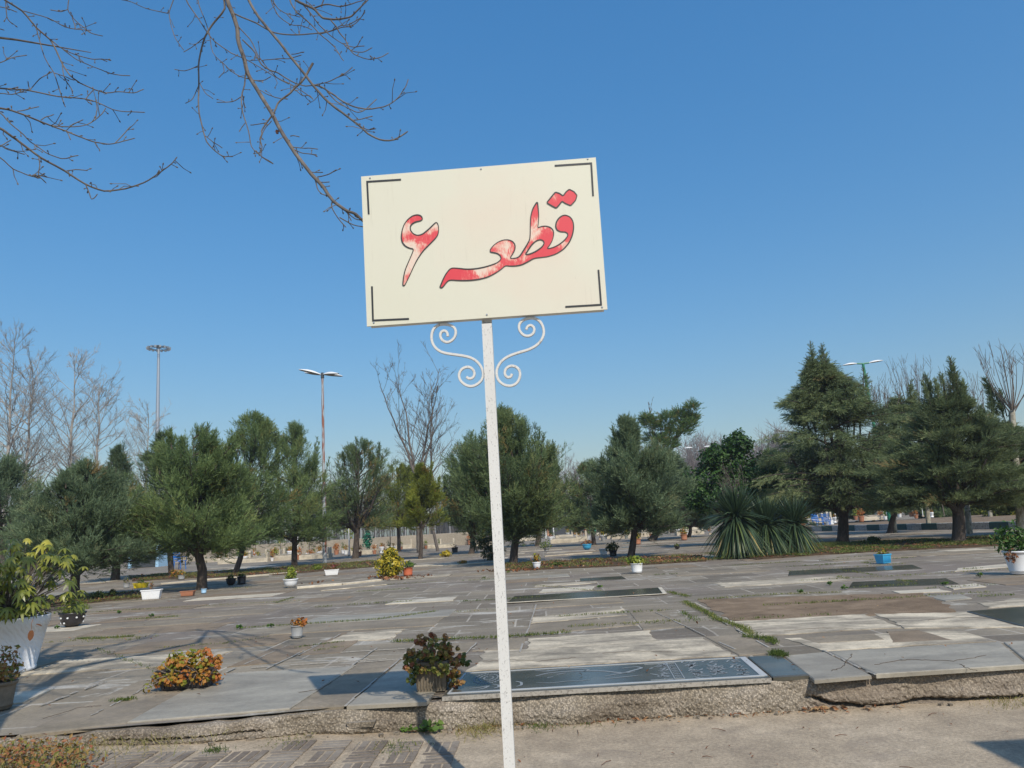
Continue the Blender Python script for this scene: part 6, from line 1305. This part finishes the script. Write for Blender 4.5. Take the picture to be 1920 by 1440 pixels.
# long low wall, left
A = UY(250, 1046, 60); A[2] = PZ; B_ = UY(900, 1010, 62); B_[2] = PZ; mb = MB(); an = math.atan2(B_[1] - A[1], B_[0] - A[0]); L = np.linalg.norm(B_ - A); zt_ = UY(567, 1016, 61)[2]
c = (A + B_) / 2; hh = max(zt_ - PZ, 1.0); bbox(mb, (0, 0, hh / 2), (L, .25, hh), an, .02)
wl = root('boundary_wall', 'long pale boundary wall behind the cypress trunks on the left', 'wall', c)
mb.build('wall_body', M['wall'], parent=wl)
for k in range(24):
    p = (B_ - A) * (k / 23 - .5); mb = MB(); tube(mb, [p + [0, 0, 0], p + [0, 0, hh + 1.5]], .05, 5); mb.build('fence_post', M['grey_plastic'], parent=wl)
# far wood: brushy bare thicket and brown tree line
def thicket(label, pts, Yd, dens, H0, H1, mat, r_=.02, depth=8):
    ru = np.random.default_rng(3); mb = MB()
    x0, x1 = pts; n_ = dens; X = ru.uniform(x0, x1, n_)
    for x in X:
        Y_ = Yd + ru.uniform(0, depth); p = UY(x, 1000, Y_); p[2] = PZ; h = ru.uniform(H0, H1) * (1 + .15 * math.sin(x / 23.) + .1 * math.sin(x / 9.))
        e = p + [ru.normal(0, h * .08), 0, h]; tube(mb, [p, (p + e) / 2 + [ru.normal(0, .1), 0, 0], e], [r_ * 2, r_ * 1.3, r_ * .5], 3, cap=False)
        for _ in range(9):
            t = ru.uniform(.3, .97); s0 = p + (e - p) * t; L = h * .28 * (1.1 - t * .5); s1 = s0 + np.array([ru.normal(0, .55), ru.normal(0, .4), ru.uniform(.5, 1)]) * L; tube(mb, [s0, s1], [r_ * .8, r_ * .35], 3, cap=False)
            for _2 in range(2): s2 = s0 + (s1 - s0) * ru.uniform(.3, .9); tube(mb, [s2, s2 + np.array([ru.normal(0, .5), ru.normal(0, .5), ru.uniform(.4, 1)]) * L * .5], [r_ * .5, r_ * .25], 3, cap=False)
    return tag(mb.build('distant_wood', M[mat]), label, 'wood', kind='stuff')
M['wood_brown'] = paint('wood_brown', (.21, .175, .16), .9, .2); M['wood_grey'] = paint('wood_grey', (.14, .13, .12), .9, .25)
thicket('far brown leafless wood behind the umbrella pine and broadleaf tree', (1230, 1500), 125, 520, 9.5, 12.5, 'wood_brown', .045)
thicket('far leafless wood low behind the central cypresses', (980, 1240), 130, 190, 7, 11.5, 'wood_brown', .045)
thicket('grey leafless thicket behind the boundary wall on the left', (-60, 980), 66, 620, 3.0, 6.5, 'wood_grey', .022)
thicket('far grey wood beyond the striped kerb, right side', (1480, 2000), 85, 260, 4.5, 7.5, 'wood_grey', .035)
# backdrop of evergreen shade behind right-hand road
for x, Yd, top, hw, lab in ((1530, 62, 905, 60, 'far dark evergreen beyond the blue chair'), (1640, 60, 900, 60, 'far dark evergreen beyond the green lamp foot'), (1760, 56, 905, 70, 'far dark evergreen between the stout trunk and the hedge'), (640, 75, 960, 0, None), (1100, 95, 930, 60, 'far evergreen behind the small shed'), (1010, 90, 925, 50, 'far evergreen left of the small shed'), (1190, 92, 925, 60, 'far evergreen right of the small shed')):
    if lab: conifer(lab, x, 1000, x - hw, x + hw, top, 965 if x > 1400 else 982, 'round', 40, 'cypress_dark', 60, 22, .6, .08, seed=int(x), Y=Yd, group=None)
rng = np.random.default_rng(91)
# small sheds and monuments
def shed(label, x, yb, Yd, w_, h, mat, roof='grey_plastic', open_=True, name='shed'):
    p = UY(x, yb, Yd); p[2] = PZ; rt = root(name, label, 'shed', p); mb = MB(); dd = w_ * .8
    for sx in (-1, 1): bbox(mb, (sx * (w_ / 2 - .1), -dd / 2 + .1, h / 2), (.2, .2, h), 0, .01)
    box(mb, (0, dd / 2 - .05, h / 2), (w_ - .02, .1, h)); box(mb, (-w_ / 2 + .05, .1, h / 2 - .01), (.1, dd - .2, h - .02)); box(mb, (w_ / 2 - .05, .1, h / 2 - .01), (.1, dd - .2, h - .02)); mb.build('wall', M[mat], parent=rt)
    mb = MB(); bbox(mb, (0, 0, h + .08), (w_ + .4, dd + .4, .14)); mb.build('roof', M[roof], parent=rt)
    mb = MB(); box(mb, (0, -dd / 2 + .12, h * .48), (w_ - .45, .04, h * .94)); mb.build('shutter', M['dark_metal'], parent=rt); return rt
shed('grey and orange brick shed far behind, right of the sign post', 1052, 990, 88, 3.2, 2.0, 'brick_orange')
shed('low grey building far behind with pale fascia, left of the sign post', 868, 1000, 84, 6.5, 2.6, 'grey_concrete', 'white_paint')
shed('green shuttered kiosk far behind the leaning small cypress', 1092, 988, 92, 3.0, 2.0, 'green_paint')
shed('pale bluish kiosk behind the trunks at far left', 280, 1062, 50, 2.0, 2.3, 'sky_plastic', 'white_paint')
shed('pale monument shelter far behind, left of the yuccas', 1290, 985, 70, 3.4, 2.2, 'white_stone', 'white_paint')
# plastic chairs
def chair(label, px, mat, rz=0, sc=1.):
    B0 = G(*px); rt = root('plastic_chair', label, 'chair', B0, 'blue plastic chairs'); rt.rotation_euler = (0, 0, rz); rt.scale = (sc,) * 3
    for sx in (-1, 1):
        for sy in (-1, 1): mb = MB(); tube(mb, [[sx * .22, sy * .2, 0], [sx * .19, sy * .18, .43]], [.022, .03], 6); mb.build('leg', M[mat], parent=rt)
        mb = MB(); tube(mb, [[sx * .23, -.2, .43], [sx * .25, -.2, .64], [sx * .25, .18, .66]], .022, 6); mb.build('armrest', M[mat], parent=rt)
    mb = MB(); bbox(mb, (0, 0, .44), (.46, .44, .035), 0, .01); mb.build('seat', M[mat], parent=rt)
    mb = MB()
    for k in range(5): box(mb, (0, .215 + .02 * k, .53 + k * .085), (.44, .02, .05))
    for sx in (-1, 1): tube(mb, [[sx * .22, .2, .42], [sx * .21, .31, .93]], .02, 6)
    mb.build('backrest', M[mat], parent=rt)
chair('blue plastic chair near the striped kerb, standing right of the yuccas', (1535, 992), 'blue_plastic', .3, 1.0)
chair('second blue plastic chair just right of the first one by the kerb', (1551, 990), 'blue_plastic', 2.6, .95)
chair('blue plastic chair behind the slim cypress trunk at left', (337, 1068), 'blue_plastic', 2.9)
potted('white tub beside the blue chairs at the striped kerb', (1557, 988), ('cone', .3, .22, .5), 'white_plastic')

# crowd of small grave ornaments: prototypes, then copies
def proto_pot(potmat, mat, tint, tall=0.25):
    rt = bpy.data.objects.new('potted_plant', None); COL.objects.link(rt); mb = MB(); pot_lathe(mb, .15, .11, .26, .02, 12, False); mb.build('pot', M[potmat], parent=rt)
    mb = MB(); leafball(mb, (0, 0, .26 + tall * .8), (.22, .22, tall), 90, .09, tint, .2); mb.build('foliage', M[mat], parent=rt); rt['category'] = 'plant pot'; return rt
PR = [('white', proto_pot('white_plastic', 'autumn', (.5, .3))), ('orange brown', proto_pot('terracotta', 'autumn', (.8, .15))), ('white', proto_pot('white_plastic', 'weed', (.4, .2), .4)), ('grey', proto_pot('grey_plastic', 'golden', (.4, .3))), ('terracotta', proto_pot('terracotta', 'lime', (.5, .3), .35))]
used = [False] * len(PR)
def place(lst, k, p, rz, sc, lab, grp):
    nm, src = lst[k]
    if not used_of[id(lst)][k]:
        used_of[id(lst)][k] = True; src.location = tuple(float(v) for v in p); src.rotation_euler = (0, 0, rz); src.scale = (sc,) * 3; src['label'] = lab; src['group'] = grp; return src
    return copy_thing(src, p, rz, sc, lab, grp)
def proto_grave():
    rt = bpy.data.objects.new('raised_grave', None); COL.objects.link(rt); rt['category'] = 'grave'; mb = MB(); bbox(mb, (0, 0, .12), (1.7, .75, .24), 0, .02); mb.build('base', M['white_stone'], parent=rt)
    mb = MB(); bbox(mb, (0, 0, .27), (1.5, .6, .06), 0, .01); mb.build('slab', M['pale_stone'], parent=rt); mb = MB(); bbox(mb, (.78, .02, .42), (.1, .5, .36), 0, .02); mb.build('headstone', M['white_stone'], parent=rt); return rt
def proto_stake(mat, h):
    rt = bpy.data.objects.new('stake', None); COL.objects.link(rt); rt['category'] = 'stake'; mb = MB(); tube(mb, [[0, 0, 0], [.02, 0, h * .5], [0, .02, h]], [.035, .032, .028], 6); mb.build('pole', M[mat], parent=rt)
    mb = MB(); bbox(mb, (0, 0, .05), (.14, .14, .1)); mb.build('foot', M['grey_concrete'], parent=rt); return rt
def proto_vase():
    rt = bpy.data.objects.new('flower_vase', None); COL.objects.link(rt); rt['category'] = 'vase'; mb = MB(); lathe(mb, [(.08, 0), (.1, .03), (.06, .1), (.12, .28), (.1, .3)], (0, 0, 0), 10); mb.build('vase', M['white_plastic'], parent=rt)
    mb = MB(); leafball(mb, (0, 0, .38), (.12, .12, .12), 40, .06, (.6, .3), .2); mb.build('flowers', M['autumn'], parent=rt); return rt
def proto_sapling():
    rt = bpy.data.objects.new('sapling', None); COL.objects.link(rt); rt['category'] = 'sapling'; mb = MB(); tube(mb, [[0, 0, 0], [.03, 0, .8], [0, 0, 1.7]], [.025, .02, .008], 5)
    for k in range(12): z = rng.uniform(.6, 1.6); tube(mb, [[0, 0, z], [rng.normal(0, .25), rng.normal(0, .25), z + .3]], [.01, .004], 3)
    mb.build('stem', M['twig'], parent=rt); mb = MB(); leafball(mb, (0, 0, 1.15), (.35, .35, .5), 110, .1, (.5, .3), .2); mb.build('foliage', M['lime'], parent=rt); return rt
PG = [('', proto_grave())]; PS = [('pale', proto_stake('white_paint', 2.2)), ('brown', proto_stake('twig', 2.6))]; PV = [('', proto_vase())]; PT = [('', proto_sapling())]
used_of = {id(PR): [False] * 5, id(PG): [False], id(PS): [False] * 2, id(PV): [False], id(PT): [False]}
zones = (('before the long wall', 395, 745, 46, 58, 62), ('near the pale fascia building', 745, 945, 55, 82, 34), ('left of the yuccas', 985, 1345, 48, 85, 66), ('beyond the striped kerb', 1490, 1790, 48, 60, 36))
ORDX = ORD + ['nineteenth', 'twentieth'] + ['twenty ' + o_ for o_ in ORD[:9]] + ['thirtieth'] + ['thirty ' + o_ for o_ in ORD[:9]]
for zn_, x0, x1, d0, d1, cnt in zones:
    made = {}
    for k in range(cnt):
        x = rng.uniform(x0, x1); Yd = d0 + (d1 - d0) * rng.uniform() ** 1.2; p = UY(x, 1000, Yd); p[2] = PZ + (.25 if x0 > 1480 else 0); u = rng.uniform()
        if u < .5: q = rng.integers(0, 5); lst, rz, sc_f, kn = PR, rng.uniform(0, 6), rng.uniform(.7, 1.3), 'small %s potted plants' % PR[q][0]
        elif u < .72: q = 0; lst, rz, sc_f, kn = PG, rng.normal(0, .05), rng.uniform(.9, 1.2), 'raised whitish graves'
        elif u < .82: q = rng.integers(0, 2); lst, rz, sc_f, kn = PS, 0, rng.uniform(.7, 1.05), 'thin %s upright poles' % PS[q][0]
        elif u < .93: q = 0; lst, rz, sc_f, kn = PV, 0, rng.uniform(1, 1.8), 'white vases of dry flowers'
        else: q = 0; lst, rz, sc_f, kn = PT, rng.uniform(0, 6), rng.uniform(.8, 1.4), 'thin yellow green saplings'
        ob_ = place(lst, q, p, rz, sc_f, 'x', kn); made.setdefault(kn, []).append((x, ob_))
    for kn, l_ in made.items():
        for k, (x, ob_) in enumerate(sorted(l_, key=lambda e: e[0])): ob_['label'] = '%s from left of the %s %s' % (ORDX[k], kn, zn_)
# single odd background things
p = UY(689, 1022, 52); p[2] = PZ
mb = MB(); leafball(mb, (0, 0, .9), (.35, .35, .8), 300, .16, (.5, .2), .3); rt = root('wrapped_plant', 'bright green upright bundle before the long wall', 'plant', p)
mb.build('foliage', M['green_paint'], parent=rt)
p = UY(1031, 1000, 70); p[2] = PZ; rt = root('photo_stand', 'white framed standing panel among the graves right of the sign post', 'stand', p); mb = MB()
for sx in (-.35, .35): box(mb, (sx, 0, 1.1), (.08, .08, 2.2))
for z_ in (1.3, 2.16): box(mb, (0, 0, z_), (.62, .07, .08))
mb.build('frame', M['white_paint'], parent=rt); mb = MB(); box(mb, (0, .01, 1.73), (.6, .03, .76)); mb.build('panel', M['grey_plastic'], parent=rt)
# added flat roof on posts behind the camera, only to cast the corner shade
c_s = G(1815, 1390, 0) ; kx, ky = -SUNV.x / SUNV.z, -SUNV.y / SUNV.z; hh = 3.4
cr = c_s - np.array([kx * hh, ky * hh, 0]); cr[2] = 0
sh = root('shade_roof', 'added unseen flat roof on posts behind the viewpoint, casting the lower right shade', 'shade caster', cr)
mb = MB(); bbox(mb, (1.45, -.9, hh - .04), (2.9, 1.8, .08)); mb.build('roof', M['steel'], parent=sh)
for x, y in ((.15, -1.6), (2.75, -1.6), (2.75, -.15)): mb = MB(); tube(mb, [[x, y, 0], [x, y, hh - .08]], .04, 8); mb.build('post', M['steel'], parent=sh)

# thin air between here and the far trees
mb = MB(); box(mb, (0, 0, 0), (330, 330, 40)); hz = mb.build('haze', [], origin=(0, 0, 0)); hz.location = (0, 75, 18.8)
hm = bpy.data.materials.new('haze'); hm.use_nodes = True; hn = hm.node_tree; hn.nodes.clear(); ho = hn.nodes.new('ShaderNodeOutputMaterial'); pv = hn.nodes.new('ShaderNodeVolumePrincipled')
pv.inputs['Color'].default_value = (.86, .92, 1, 1); pv.inputs['Density'].default_value = .0007; pv.inputs['Anisotropy'].default_value = .2; hn.links.new(pv.outputs[0], ho.inputs['Volume'])
hz.data.materials.append(hm); hz['kind'] = 'stuff'; hz['label'] = 'faint pale haze over the far trees'
